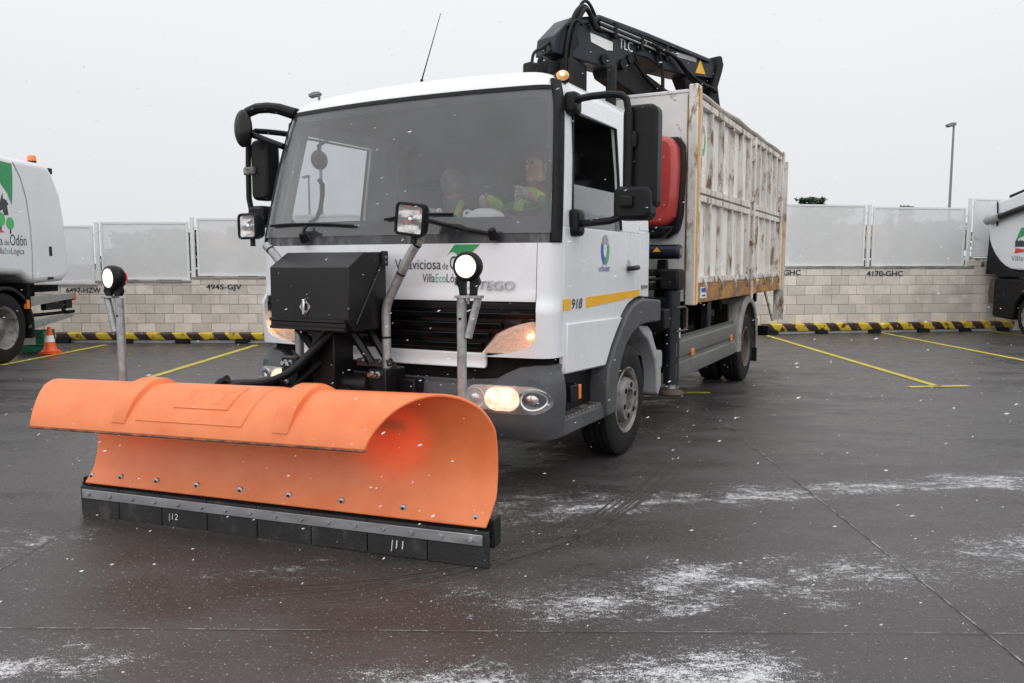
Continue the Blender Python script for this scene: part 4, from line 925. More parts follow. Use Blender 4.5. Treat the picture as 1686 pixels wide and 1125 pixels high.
# ---- cargo body
BY0, BY1, BZ0, BZ1, BX = 1.40, 5.85, 1.055, 2.865, 1.20
cb = MB(); cb.box(-1.17, 1.17, BY0 + .03, BY1 - .03, BZ0 + .03, BZ0 + .13); cb = cb.build('cargo_body', 'orange_rust', truck, bevel=.008)
MB().box(-1.13, 1.115, BY0, BY0 + .04, BZ0 + .0, BZ1 - .03).build('front_wall', 'body_white', cb, bevel=.006)
MB().box(-1.19, -1.15, BY0 + .06, BY1, BZ0, BZ1).build('far_wall', 'body_rust', cb)
MB().box(-1.15, 1.15, BY1 - .06, BY1 - .02, BZ0, BZ1 - .05).build('tailgate', 'body_rust', cb)
MB().box(1.105, 1.118, BY0 - .003, BY0 + .02, BZ0 + .02, BZ1 - .05).build('rust_seam', 'orange_rust', cb)
for y0, y1 in ((BY0 - .02, BY0 + .12), (BY1 - .1, BY1 + .02)):
    MB().box(1.12, BX, y0, y1, BZ0 - .03, BZ1 + (.035 if y0 < 2 else 0)).build('corner_post', 'body_rust', cb, bevel=.008)
    MB().box(-BX, -1.12, y0, y1, BZ0 - .03, BZ1).build('corner_post', 'body_rust', cb, bevel=.008)
MB().box(BX, BX + .006, BY0 + .005, BY0 + .05, BZ0 - .03, BZ1 + .0).build('reflective_edge', 'orange_line', cb)
MB().box(BX, BX + .006, BY1 - .03, BY1 + .015, BZ0 - .02, BZ0 + .9).build('reflective_edge', 'orange_line', cb)
MB().box(1.10, BX - .012, BY0 + .12, BY1 - .1, BZ0 - .02, BZ0 + .145).build('sill', 'orange_rust', cb, bevel=.006)
MB().box(1.13, BX - .02, 3.755, 3.845, BZ0 + .145, BZ1 - .06).build('middle_post', 'body_rust', cb, bevel=.006)
def panel(y0, y1, z0, z1, n, tilt=0.0):
    xf = BX - .012; t = .055
    sh = MB().box(xf - .060, xf - .050, y0, y1, z0, z1).build('side_panel', 'body_sheet', cb, smooth=0)
    for a, b_, c, d in ((y0, y1, z0, z0 + t), (y0, y1, z1 - t, z1)): MB().box(xf - .0495, xf, a, b_, c, d).build('panel_rail', 'body_rust', cb, bevel=.004)
    for a in (y0, y1 - t): MB().box(xf - .0495, xf - .001, a, a + t, z0 + t, z1 - t).build('panel_stile', 'body_rust', cb, bevel=.004)
    for k in range(1, n + 1):
        y = y0 + (y1 - y0) * k / (n + 1) + random.uniform(-.012, .012); o = MB().box(xf - .051, xf - .002, y - .017, y + .017, z0 + t, z1 - t).build('rib', 'body_rust', cb, bevel=.004)
for a, c, n in ((1.545, 3.735, 4), (3.865, 5.735, 4)):
    panel(a, c, 2.005, 2.80, n); panel(a, c, 1.215, 1.985, n)
    for k in range(4):
        y = a + .18 + (c - a - .36) * k / 3; MB().tube([(BX - .02, y, 1.26), (BX + .012, y, 1.22), (BX + .02, y + .02, 1.16), (BX + .004, y + .03, 1.13)], .012, 6, 1).build('latch', 'galvanised' if k % 2 else 'body_rust', cb)
tr = MB(); tr.tube([(1.16, BY0 + .1 + (BY1 - BY0 - .1) * k / 14, BZ1 - .03 + .007 * sin(k * 1.7) + (.012 if 4 < k < 7 else 0)) for k in range(15)], .032, 8); tr.build('top_rail', 'wood_rail', cb)
MB().box(-1.12, 1.12, BY0 - .008, BY0 + .05, BZ1 - .03, BZ1 - .002).build('front_top_rail', 'body_white', cb, bevel=.005)
ro = MB(); ro.tube([(BX + .012, 3.80, BZ0 - .06), (BX + .016, 3.80, 1.9), (BX + .012, 3.80, 2.78)], .016, 8); rod = ro.build('locking_rod', 'body_rust', cb)
for z in (1.35, 1.62, 1.95, 2.10, 2.55, 2.72): MB().cyl((BX - .02, 3.76, z), (BX - .02, 3.88, z), .035, n=10).build('hinge', 'body_rust', cb)
MB().box(BX - .010, BX - .002, 1.62, 1.82, 1.075, 1.175).build('maker_plate', 'white_sign', cb, smooth=0)
MB().box(BX - .002, BX, 1.64, 1.80, 1.13, 1.165).build('plate_mark', 'blue_decal', cb, smooth=0)
MB().box(BX - .002, BX, 1.66, 1.78, 1.09, 1.105).build('plate_mark', 'blue_ink', cb, smooth=0)
# faded emblem on the first sheet
for nm, a0, a1, m in (('faded_emblem', 40, 140, 'grey_decal'), ('faded_emblem', 150, 262, 'grey_decal'), ('faded_emblem', -82, 30, 'lime_decal')):
    b = MB(); b.grid([[(BX - .060, 1.80 + r * cos(radians(a0 + (a1 - a0) * k / 10)), 2.48 + r * 1.5 * sin(radians(a0 + (a1 - a0) * k / 10))) for k in range(11)] for r in (.05, .09)], True); b.build(nm, m, cb, smooth=0)
MB().box(1.10, 1.24, BY1 + .02, BY1 + .04, .62, BZ1 - .12).build('rear_flap', 'body_rust', cb)
MB().tube([(1.1, 5.2, BZ0), (1.12, 5.75, .62)], .02, 6).build('rear_stay', 'body_rust', cb)
# ---- red housing and ram on the front wall
rh = MB(); prof = [(.80, 1.70), (.98, 1.70), (1.055, 1.78), (1.075, 1.95), (1.085, 2.2), (1.075, 2.36), (1.03, 2.44), (.92, 2.465), (.80, 2.47)]
rh.prism(prof, 1.16, 1.34, 'y'); rh = rh.build('red_housing', 'red_shell', truck, bevel=.045, segs=4, fix=True)
MB().prism([(.78, 1.60), (.98, 1.60), (1.07, 1.66), (1.10, 1.80), (1.115, 2.2), (1.105, 2.39), (1.06, 2.46), (.78, 2.46)], 1.30, 1.395, 'y').build('housing_back', 'dark_plastic', rh, bevel=.025, segs=3, fix=True)
MB().prism([(.78, 1.60), (.96, 1.60), (1.06, 1.70), (.90, 1.72), (.78, 1.72)], 1.17, 1.36, 'y').build('housing_base', 'dark_plastic', rh, bevel=.03, segs=3, fix=True)
# ================================================================== LOADER CRANE (own thing, same frame)
crane = tag(empty('loader_crane', T_LOC, T_RZ), 'dark folding loader crane marked TLC, boom laid over the tipper body', 'crane')
MB().box(.04, .32, .72, 1.08, .86, 3.08).build('column', 'crane_dark', crane, bevel=.03)
MB().box(-.35, .60, .62, 1.22, .86, 1.25).build('crane_base', 'crane_dark', crane, bevel=.03)
MB().box(.545, .625, .90, .98, 2.35, 3.02).build('lift_ram', 'crane_dark', crane, bevel=.02)
MB().cyl((.59, .94, 1.2), (.59, .94, 2.5), .05).build('lift_ram_rod', 'galvanised', crane)
# boom plane: origin column head, direction swung towards the driver's side
BD = Vector((.37, .929, 0)).normalized(); BO = Vector((.18, .90, 0)); BN = Vector((BD.y, -BD.x, 0))
def bp(t, z, n=0.0): q = BO + BD * t + BN * n; return Vector((q.x, q.y, z))
def boom_prism(poly, n0, n1, name, m, par=crane, bev=.012):
    b = MB(); k = len(poly); ar = sum(poly[i][0] * poly[(i + 1) % k][1] - poly[(i + 1) % k][0] * poly[i][1] for i in range(k))
    if ar < 0: poly = poly[::-1]
    b.add([bp(t, z, n0) for t, z in poly] + [bp(t, z, n1) for t, z in poly], [tuple(range(k)), tuple(range(k, 2 * k))[::-1]] + [((i + 1) % k, i, k + i, k + (i + 1) % k) for i in range(k)])
    return b.build(name, m, par, bevel=bev, fix=True)
boom = boom_prism([(-.24, 3.10), (-.22, 3.24), (-.03, 3.42), (.18, 3.47), (.31, 3.51), (.94, 3.475), (1.89, 3.40), (2.02, 3.32), (2.04, 3.22), (1.80, 3.20), (1.52, 3.18), (1.16, 3.18), (.95, 3.25), (.74, 3.25), (.66, 3.18), (.60, 3.11), (.42, 3.08), (.05, 3.09)], -.11, .11, 'main_boom', 'crane_navy')
boom_prism([(-.10, 3.36), (.16, 3.44), (.28, 3.485), (.94, 3.45), (1.86, 3.375), (1.86, 3.35), (.94, 3.42), (.3, 3.45), (-.10, 3.33)], .108, .135, 'boom_flange', 'crane_navy', boom, .004)
boom_prism([(.19, 3.335), (.47, 3.305), (.47, 3.235), (.40, 3.225), (.20, 3.262)], .111, .115, 'worn_sticker', 'white_sign', boom, 0)
def bt(t0, z0, tilt=-.06): return lambda u, w: bp(t0 + u, z0 + w + tilt * u, .1125)
MB().text('TLC', .085, bt(.555, 3.275), sx=.85).build('lettering', 'white_sign', boom, smooth=0)
MB().box(0, .30, 0, .003, 0, .045, frame_matrix(bp(1.36, 3.325, .1115), BD, BN, Vector((0, 0, 1)))).build('worn_sticker', 'grey_decal', boom, smooth=0)
MB().box(0, .2, 0, .003, 0, .05, frame_matrix(bp(1.12, 3.31, .1115), BD, BN, Vector((0, 0, 1)))).build('worn_sticker', 'grey_decal', boom, smooth=0)
b = MB(); b.add([bp(1.65, 3.225, .113), bp(1.81, 3.235, .113), bp(1.725, 3.365, .113)], [(0, 1, 2)]); b.build('warning_triangle', 'amber_strip', boom, smooth=0)
boom_prism([(1.97, 3.43), (2.03, 3.44), (2.08, 3.37), (2.06, 3.3), (1.86, 2.82), (1.77, 2.82), (1.97, 3.30)], -.14, .14, 'boom_end_link', 'crane_dark')
boom_prism([(1.50, 3.19), (1.85, 3.22), (2.05, 3.30), (2.13, 3.0), (2.22, 2.80), (1.60, 2.72), (1.62, 3.02)], -.07, .07, 'jib_head', 'crane_dark')
boom_prism([(.40, 3.12), (.74, 3.19), (1.52, 2.93), (1.75, 2.75), (1.45, 2.62), (.95, 2.86), (.45, 3.02)], -.09, .09, 'second_boom', 'crane_dark')
MB().cyl(bp(.70, 3.16, 0), bp(1.78, 2.86, 0), .05, n=14).build('jib_ram', 'crane_dark', crane)
for c, r in (((-.02, 3.22), .055), ((.36, 3.14), .045), ((.69, 3.20), .04), ((.60, 3.14), .045), ((2.02, 3.40), .04)): MB().cyl(bp(*c, -.13), bp(*c, .135), r, n=18).build('pivot_pin', 'crane_dark', crane)
for k in range(4):
    z0 = 3.455 - k * .021; MB().tube([bp(.28, z0, .14), bp(.6, z0 - .03, .145), bp(.95, z0 - .06, .145), bp(1.25, z0 - .095, .14)], .009, 6).build('hydraulic_pipe', 'galvanised' if k % 2 else 'crane_dark', crane)
for t, z in ((.45, 3.40), (.80, 3.355), (1.15, 3.33)): MB().box(0, .035, 0, .03, -.07, .06, frame_matrix(bp(t, z, .128), BD, BN, Vector((0, 0, 1)))).build('pipe_clamp', 'crane_dark', crane)
hz = [([(-.12, 2.70), (-.12, 3.03), (-.07, 3.28), (.0, 3.46), (.10, 3.545), (.18, 3.49), (.26, 3.38), (.34, 3.38)], .022, .12), ([(-.10, 2.7), (-.09, 3.05), (-.04, 3.28), (.03, 3.44), (.10, 3.52), (.17, 3.45), (.22, 3.36)], .02, .15),
      ([(-.05, 2.7), (-.06, 3.1), (.0, 3.35), (.08, 3.55), (.15, 3.60), (.22, 3.55), (.28, 3.46)], .014, .10), ([(-.14, 2.8), (-.15, 3.1), (-.10, 3.30), (-.04, 3.40), (.05, 3.36)], .012, .16),
      ([(-.42, 2.70), (-.42, 3.0), (-.40, 3.09), (-.30, 3.14), (-.22, 3.20)], .013, .05), ([(-.38, 2.70), (-.38, 2.98), (-.36, 3.05), (-.28, 3.10), (-.2, 3.15)], .013, .08), ([(-.26, 2.72), (-.28, 3.0), (-.24, 3.15), (-.15, 3.30), (-.08, 3.33)], .014, .0),
      ([(.9, 3.37), (1.05, 3.33), (1.12, 3.20), (1.13, 3.0), (1.12, 2.86)], .017, .14), ([(.95, 3.36), (1.25, 3.33), (1.40, 3.24), (1.55, 3.12), (1.8, 3.12), (1.95, 3.08)], .018, .15), ([(1.0, 3.34), (1.3, 3.30), (1.45, 3.2), (1.6, 3.14), (1.78, 3.1)], .015, .17),
      ([(.78, 3.24), (.95, 3.05), (1.2, 2.98), (1.5, 3.03), (1.7, 3.1)], .011, .1), ([(.72, 3.2), (1.0, 3.0), (1.3, 2.93), (1.65, 3.05)], .011, .13), ([(.8, 3.22), (.86, 3.12), (.95, 3.1), (1.02, 3.16), (1.1, 3.17)], .010, .06)]
for pts, r, nn in hz: MB().tube([bp(t, z, nn) for t, z in pts], r, 8, 2).build('hydraulic_hose', 'hose', crane)
MB().box(-.16, .0, -.1, .1, 2.62, 3.05, frame_matrix(bp(-.12, 0, 0), BD, BN, Vector((0, 0, 1)))).build('swivel_block', 'crane_dark', crane, bevel=.02)
MB().box(-.16, .0, -.05, .05, 2.75, 3.0, frame_matrix(bp(-.32, 0, 0.05), BD, BN, Vector((0, 0, 1)))).build('valve_block', 'crane_dark', crane, bevel=.02)
# outrigger beam, leg and ram
MB().box(-.95, 1.14, .74, .90, .86, 1.02).build('outrigger_beam', 'crane_dark', crane, bevel=.01)
orx = 1.135
MB().cyl((1.075, 1.16, .36), (1.075, 1.16, 1.32), .068, n=20).build('outrigger_leg', 'crane_navy', crane)
MB().box(.98, 1.15, 1.07, 1.26, 1.16, 1.34).build('leg_head', 'crane_dark', crane, bevel=.02)
MB().box(.5, 1.05, 1.10, 1.22, .92, 1.10).build('leg_carrier', 'crane_dark', crane, bevel=.01)
MB().cyl((1.075, 1.16, .30), (1.075, 1.16, .37), .045, n=14).build('leg_rod', 'galvanised', crane)
MB().lathe([(.001, .265), (.10, .265), (.11, .28), (.105, .30), (.05, .32), (.001, .325)], Matrix.Translation((1.075, 1.16, 0)), 28).build('foot_plate', 'rim_dark', crane)
MB().tube([(1.145, 1.05, 1.02), (1.165, 1.22, 1.02), (1.17, 1.28, 1.0), (1.17, 1.28, .84), (1.165, 1.22, .82), (1.145, 1.05, .82)], .010, 6).build('leg_handle', 'rim_dark', crane)
MB().box(1.13, 1.146, 1.15, 1.18, .76, .84).build('leg_tag', 'white_sign', crane, smooth=0)
MB().cyl((.3, 1.21, 1.485), (1.10, 1.21, 1.485), .062, n=20).build('extension_ram', 'crane_navy', crane); MB().cyl((1.10, 1.21, 1.485), (1.125, 1.21, 1.485), .066, .058, 20).build('ram_cap', 'crane_navy', crane); MB().cyl((1.125, 1.21, 1.485), (1.130, 1.21, 1.485), .035, n=16).build('ram_cap_face', 'rim_metal', crane)
tri = MB(); tri.add([(.90, 1.147, 1.485), (.97, 1.147, 1.485), (.935, 1.149, 1.525)], [(0, 1, 2)]); tri.build('warning_triangle', 'amber_strip', crane, smooth=0)
for pts, r in (([(.75, 1.2, 1.43), (.83, 1.15, 1.36), (.84, 1.12, 1.2), (.8, 1.1, 1.05)], .013), ([(.6, 1.05, 1.3), (.85, 1.0, 1.24), (1.0, 1.08, 1.26)], .012), ([(.5, .9, 1.1), (.8, .75, 1.15), (1.0, .9, 1.1)], .014)): MB().tube(pts, r, 8, 2).build('hydraulic_hose', 'hose', crane)
MB().prism([(.86, 1.0), (1.0, 1.0), (.98, 1.42), (.90, 1.42)], 1.28, 1.34, 'y').build('leg_guide', 'crane_dark', crane, bevel=.01)
for z in (1.02, 1.16, 1.28): MB().box(.62, .95, .98, 1.2, z, z + .06).build('valve_block', 'crane_dark', crane, bevel=.01)
MB().cyl((.72, .9, 1.24), (.88, .9, 1.24), .028, n=12).build('copper_fitting', 'rim_dark', crane)
# ================================================================== SNOW PLOUGH (local x along the blade, -y forward)
PL_LOC = (-2.43021, 4.22081, 0); PL_RZ = atan2(-.30433768, .95256421); PLEN = 2.393
plough = tag(empty('snow_plough', PL_LOC, PL_RZ), 'orange plastic snow plough blade with black rubber edge and two lit marker lamps', 'snow plough')
PROF = [(.010, .185), (-.018, .225), (-.045, .28), (-.068, .34), (-.080, .41), (-.083, .48), (-.075, .55), (-.055, .62), (-.022, .685), (.02, .735), (.065, .768), (.11, .785), (.155, .785), (.20, .765), (.24, .73), (.275, .685), (.305, .63), (.322, .585), (.325, .565)]   # (forward, height)
def resample(P, n):
    P = [Vector(p) for p in P]; d = [0]
    for a, b_ in zip(P, P[1:]): d.append(d[-1] + (b_ - a).length)
    outp = []
    for k in range(n):
        s = d[-1] * k / (n - 1); i = max(j for j in range(len(d)) if d[j] <= s + 1e-9); i = min(i, len(P) - 2); t = (s - d[i]) / (d[i + 1] - d[i]); outp.append(P[i] * (1 - t) + P[i + 1] * t)
    return outp
PR = resample(PROF, 44)
for _ in range(2): PR = [PR[0]] + [(PR[i - 1] + PR[i] * 2 + PR[i + 1]) / 4 for i in range(1, len(PR) - 1)] + [PR[-1]]
def p_end(k):   # right-hand end of the mouldboard along the profile
    d = PR[k].x; z = PR[k].y
    if z < .6 and d < .05: return ip([(.18, 2.375), (.3, 2.405), (.6, 2.40)], z)
    return ip([(-.06, 2.40), (.0, 2.35), (.065, 2.275), (.11, 2.22), (.155, 2.16), (.20, 2.10), (.25, 2.03), (.325, 1.935)], d)
def p_start(k):
    d = PR[k].x; z = PR[k].y
    if z < .5 and d < .05: return ip([(.18, .03), (.26, .05), (.5, .045)], z)
    return ip([(-.08, .035), (0, .0), (.2, -.01), (.33, .02)], d)
def pnorm(k):
    a, b_ = PR[max(0, k - 1)], PR[min(len(PR) - 1, k + 1)]; t = (b_ - a).normalized(); return Vector((-t.y, t.x))   # outward (back / top) side
def mb_pt(k, u, off=0.0):
    nrm = pnorm(k); q = PR[k] + nrm * off * -1
    p = p_start(k) + (p_end(k) - p_start(k)) * u
    return Vector((p, -q.x, q.y * (1 + .02 * (p - .2)) if q.y > .3 else q.y * (1 + .02 * (p - .2) * max(0, (q.y - .19) / .11))))
def inner(k): return pnorm(k)
NU = 96
A = [[mb_pt(k, j / NU, 0) for j in range(NU + 1)] for k in range(len(PR))]
# sign of the outward offset: the back of the board is at -forward
def off_pt(k, u, o): 
    n = pnorm(k); p = p_start(k) + (p_end(k) - p_start(k)) * u; q = PR[k] + n * o; zz = q.y
    return Vector((p, -q.x, zz * (1 + .02 * (p - .2) * min(1, max(0, (PR[k].y - .19) / .11)))))
test = pnorm(6)
OUT = 1 if test.x < 0 else -1     # outward = behind the board on its lower half
A = [[off_pt(k, j / NU, 0) for j in range(NU + 1)] for k in range(len(PR))]
B = [[off_pt(k, j / NU, OUT * -.014) for j in range(NU + 1)] for k in range(len(PR))]
board = MB().shell(A, B).build('mouldboard', 'plough_orange', plough, smooth=40, bevel=.006, segs=3, fix=True)
# moulded ribs over the hood and the raised name plate
def rib(pc, w0, k0, k1, hgt):
    rows = []; ro = []
    for k in range(k0, k1 + 1):
        f = (k - k0) / (k1 - k0); hh = hgt * min(1, sin(pi * min(1, f * 2.6) / 2) * 1.0) * (1 if f < .8 else max(.25, (1 - f) / .2 * .75 + .25)); c = pc - .10 * f; w = w0 * (1 - .5 * f)
        def pt(dp, o):
            p = c + dp; n = pnorm(k); q = PR[k] + n * OUT * o; return Vector((p, -q.x, q.y * (1 + .02 * (p - .2) * min(1, max(0, (PR[k].y - .19) / .11)))))
        rows.append([pt(-w, -.004), pt(-w * .82, hh * .8), pt(-w * .6, hh), pt(w * .6, hh), pt(w * .82, hh * .8), pt(w, -.004)]); ro.append([pt(-w, -.006), pt(-w * .82, -.006), pt(-w * .6, -.006), pt(w * .6, -.006), pt(w * .82, -.006), pt(w, -.006)])
    MB().shell(rows, ro).build('moulded_rib', 'plough_orange', board, smooth=35, fix=True)
rib(.68, .095, 16, 41, .026); rib(1.60, .095, 16, 41, .026)
def hood_pt(p, f, o):   # f: 0 at the ridge, 1 at the lip
    kf = 24 + f * (len(PR) - 1 - 24); k = int(min(kf, len(PR) - 2)); t = kf - k
    q = (PR[k] + pnorm(k) * OUT * o) * (1 - t) + (PR[k + 1] + pnorm(k + 1) * OUT * o) * t; return Vector((p, -q.x, q.y * (1 + .02 * (p - .2))))
def plate(p0, p1, f0, f1, o, name, inset=0.0):
    rows, ro = [], []
    for i in range(13):
        f = f0 + (f1 - f0) * i / 12; sk = -.16 * (f - f0); rows.append([hood_pt(p0 + sk + (p1 - p0) * j / 16, f, o) for j in range(17)]); ro.append([hood_pt(p0 + sk + (p1 - p0) * j / 16, f, -.004) for j in range(17)])
    return MB().shell(rows, ro).build(name, 'plough_orange', board, smooth=35, bevel=.003, fix=True)
pb = plate(.79, 1.40, .18, .86, .004, 'raised_panel'); plate(.93, 1.24, .40, .70, .0085, 'name_plate')
MB().text('SCHMIDT', .044, lambda u, w: hood_pt(.925 + u + w * .5, .645 - w * 4.2, .0100), fit=.25).build('embossed_lettering', 'plough_orange', board, smooth=0)
kl = len(PR) - 1; wl_ = MB()
wl_.tube([off_pt(kl, j / 48, OUT * -.007) + Vector((0, -.001, -.003)) for j in range(49)], [.0072] * 49, 8); wl_.build('worn_lip_edge', 'worn_lip', board)
# back rail along the ridge
MB().box(.35, 1.95, .06, .10, .60, .66).build('stiffener', 'black_metal', plough, bevel=.006)
MB().box(.1, 2.3, .075, .12, .24, .32).build('stiffener', 'black_metal', plough, bevel=.006)
# bolts in the board face
for p in [.06, .26, .50, .76, 1.03, 1.32, 1.62, 1.95, 2.32]:
    z = .235 if .1 < p < 2.2 else .225; c = Vector((p, -(-.012), z)); c = Vector((p, .010, z))
    bo = MB().lathe([(.001, .006), (.010, .006), (.016, .003), (.017, .0), (.017, -.02)], Matrix.Translation((p, .017 - .012, z)) @ Matrix.Rotation(radians(90), 4, 'X'), 16).build('board_bolt', 'steel', board)
    MB().cyl((p, -.004, z), (p, -.0025, z), .006, n=8).build('bolt_socket', 'under', bo)
# rubber edge: eight segments, clamp strip, bolts
SEG = [0.0, .265, .55, .84, 1.145, 1.46, 1.77, 2.085, PLEN]
MB().box(.0, PLEN + .01, .0, .045, .135, .215).build('backing_bar', 'under', plough, bevel=.004)
for a, c in zip(SEG, SEG[1:]):
    z0 = random.uniform(.003, .007); MB().box(a + .0025, c - .0025, -.022, -.001 + random.uniform(-.002, .001), z0, .172).build('rubber_segment', 'blade_rubber', plough, bevel=.003)
cs = MB().box(.022, PLEN - .03, -.032, -.0225, .108, .158).build('clamp_strip', 'steel', plough, bevel=.002)
for k in range(16):
    p = .065 + (PLEN - .15) * k / 15; MB().cyl((p, -.0325, .134), (p, -.043, .134), .013, .012, 8).build('clamp_bolt', 'steel', cs, bevel=.001)
MB().box(PLEN - .006, PLEN + .018, .004, .09, .09, .225).build('end_plate', 'black_metal', plough, bevel=.004); MB().box(-.012, .002, .002, .07, .09, .19).build('end_plate', 'black_metal', plough, bevel=.004)
# chalk marks on the rubber
for s, p, z, h in (('|12', .60, .048, .032), ('|11', 1.90, .045, .04)): tag(MB().text(s, h, lambda u, w: (p + u, -.0255, z + w), sx=1.1, shear=.12).build('chalk_mark', 'chalk', plough, smooth=0), kind='stuff')
# marker lamps on galvanised poles
def marker(p, y, ztop, sgn, zl):
    po = MB(); po.tube([(p, y, .22), (p, y, ztop)], .023, 14); po = po.build('marker_pole', 'galvanised', plough)
    MB().box(*sorted((p - .028, p + sgn * .105)), y - .028, y + .028, ztop - .002, ztop + .010).build('pole_cap_plate', 'galvanised', po, bevel=.002)
    MB().cyl((p + sgn * .085, y - .0, ztop - .0), (p + sgn * .035, y - .005, ztop - .19), .019, n=14).build('stub_tube', 'galvanised', po)
    MB().cyl((p, y - .0235, ztop - .10), (p, y - .0225, ztop - .10), .007, n=8).build('pole_hole', 'under', po)
    c = Vector((p + sgn * .035, y, zl)); d = Vector((-.05, -1, .0)).normalized() if sgn > 0 else Vector((-.28, -1, 0)).normalized()
    xa = Vector((0, 0, 1)).cross(d).normalized(); M = frame_matrix(c, xa, Vector((0, 0, 1)), d)
    M = frame_matrix(c, xa, d.cross(xa) * -1 if False else Vector((0, 0, 1)), d)
    ho = MB().lathe([(.001, -.05), (.045, -.05), (.062, -.035), (.070, -.01), (.071, .02), (.064, .032), (.055, .034), (.054, .024), (.001, .024)], M, 32).build('marker_lamp', 'dark_plastic', plough, fix=True)
    MB().lathe([(.054, .024), (.052, .034), (.04, .039), (.001, .042)], M, 28).build('lit_lens', 'marker_lit', ho, fix=True)
    MB().lathe([(.045, -.05), (.04, -.06), (.001, -.066)], M, 24).build('rear_lens', 'red_lens', ho, fix=True)
    b = MB(); b.prism([(-.052, -.045), (-.062, -.075), (-.045, -.10), (-.04, -(zl - ztop) + .01), (-.012, -(zl - ztop) + .01), (-.012, -.07), (.012, -.07), (.012, -(zl - ztop) + .01), (.04, -(zl - ztop) + .01), (.045, -.10), (.062, -.075), (.052, -.045)], -.014, .014, 'y', Matrix.Translation(c) @ Matrix.Rotation(.0, 4, 'Z'))
    b.build('lamp_bracket', 'dark_plastic', ho, fix=True)
    MB().cyl((c.x, c.y, ztop - .03), (c.x, c.y, ztop + .02), .008, n=8).build('bracket_bolt', 'steel', ho)
marker(.115, .20, 1.195, -1, 1.305); marker(2.175, .20, 1.225, 1, 1.372)
# push frame behind the board
for p in (.75, 1.65): MB().tube([(p, .10, .32), (p + .02 * (1 if p < 1 else -1), .55, .42), (1.2 + (p - 1.2) * .55, 1.0, .50)], .04, 8).build('push_arm', 'black_metal', plough)
MB().box(.9, 1.5, .12, .5, .36, .46).build('tilt_block', 'black_metal', plough, bevel=.02)
MB().cyl((.7, .25, .55), (1.75, .25, .55), .035, n=12).build('swing_ram', 'black_metal', plough)

# ================================================================== PLOUGH CARRIER with work lamps (truck frame)
hitch = tag(empty('plough_carrier', T_LOC, T_RZ), 'black steel plough carrier with latched box and two square work lamps before the grille', 'plough carrier')
bxp = [(-1.90, 1.05), (-1.90, 1.365), (-1.755, 1.45), (-1.55, 1.455), (-1.55, 1.05), (-1.62, 1.0), (-1.86, 1.0)]
box = MB().prism(bxp, -.475, .118, 'x').build('hydraulics_box', 'black_paint', hitch, bevel=.005, fix=True)
MB().prism([(-1.905, 1.0), (-1.925, 1.005), (-1.925, 1.018), (-1.912, 1.025), (-1.912, 1.045), (-1.925, 1.052), (-1.925, 1.065), (-1.90, 1.07)], -.465, .10, 'x').build('folded_edge', 'black_paint', box, fix=True)
gz = MB(); gz.tube([(.121, -1.84, 1.04), (.121, -1.60, 1.385)], .006, 6); gz.build('side_crease', 'black_paint', box)
MB().box(.118, .132, -1.60, -1.545, 1.37, 1.46).build('corner_tab', 'black_paint', box, bevel=.003)
for z in (1.395, 1.425): MB().cyl((.132, -1.57, z), (.134, -1.57, z), .007, n=8).build('tab_hole', 'galvanised', box)
la = MB(); la.prism([(-.203, 1.085), (-.160, 1.135), (-.203, 1.185), (-.246, 1.135)], -1.9055, -1.901, 'y'); la = la.build('latch_plate', 'steel', box, fix=True)
MB().box(-.212, -.194, -1.922, -1.905, 1.09, 1.18).build('latch_lever', 'chrome', la, bevel=.004)
MB().box(-.222, -.184, -1.912, -1.905, 1.115, 1.155).build('latch_recess', 'gloss_black', la)
# frame
def hb(x0, x1, y0, y1, z0, z1, name='bracket_plate', m='black_metal', bev=.006): return MB().box(x0, x1, y0, y1, z0, z1).build(name, m, hitch, bevel=bev)
hb(.085, .215, -1.70, -1.50, .44, .765); hb(-.60, -.47, -1.70, -1.50, .44, .80); hb(-.62, .33, -1.56, -1.47, .50, .70, 'cross_member')
hb(.215, .33, -1.58, -1.53, .50, .70, 'bracket_plate')
for x_, zz in ((.12, .735), (.16, .735), (.12, .615), (.16, .615), (-.56, .765), (-.52, .765), (-.56, .64)):
    MB().cyl((x_, -1.70, zz), (x_, -1.735, zz), .014, n=6).build('bolt', 'chrome', hitch); MB().cyl((x_, -1.70, zz), (x_, -1.708, zz), .02, n=12).build('washer', 'galvanised', hitch)
hb(-.27, -.10, -1.78, -1.60, .52, 1.02, 'centre_post'); hb(-.36, .02, -1.80, -1.55, .98, 1.03, 'box_shelf')
MB().cyl((-.28, -1.68, .665), (.09, -1.68, .665), .062, n=20).build('lift_cylinder', 'black_metal', hitch); MB().cyl((-.05, -1.80, .60), (-.05, -1.74, .62), .05, n=16).build('ram_eye', 'black_metal', hitch)
for a, c in (((-.44, -1.72, 1.0), (-.24, -1.70, .78)), ((-.02, -1.72, 1.0), (.10, -1.68, .80)), ((.02, -1.6, 1.0), (.18, -1.6, .78))):
    MB().tube([a, c], .026, 6).build('brace', 'black_metal', hitch)
hb(-.10, .15, -1.58, -1.50, .76, .79, 'rail', 'rim_dark')
for k in range(7): MB().cyl((-.08 + k * .032, -1.59, .795), (-.06 + k * .032, -1.56, .80), .012, n=8).build('spring_coil', 'galvanised' if k % 2 else 'rim_dark', hitch)
hb(-.62, -.30, -1.78, -1.62, .50, .62, 'ram_mount'); MB().lathe([(.001, .0), (.07, .0), (.085, .02), (.085, .05), (.06, .07), (.001, .07)], Matrix.Translation((-.52, -1.80, .60)) @ Matrix.Rotation(radians(90), 4, 'X'), 24).build('coupling_cap', 'black_metal', hitch)
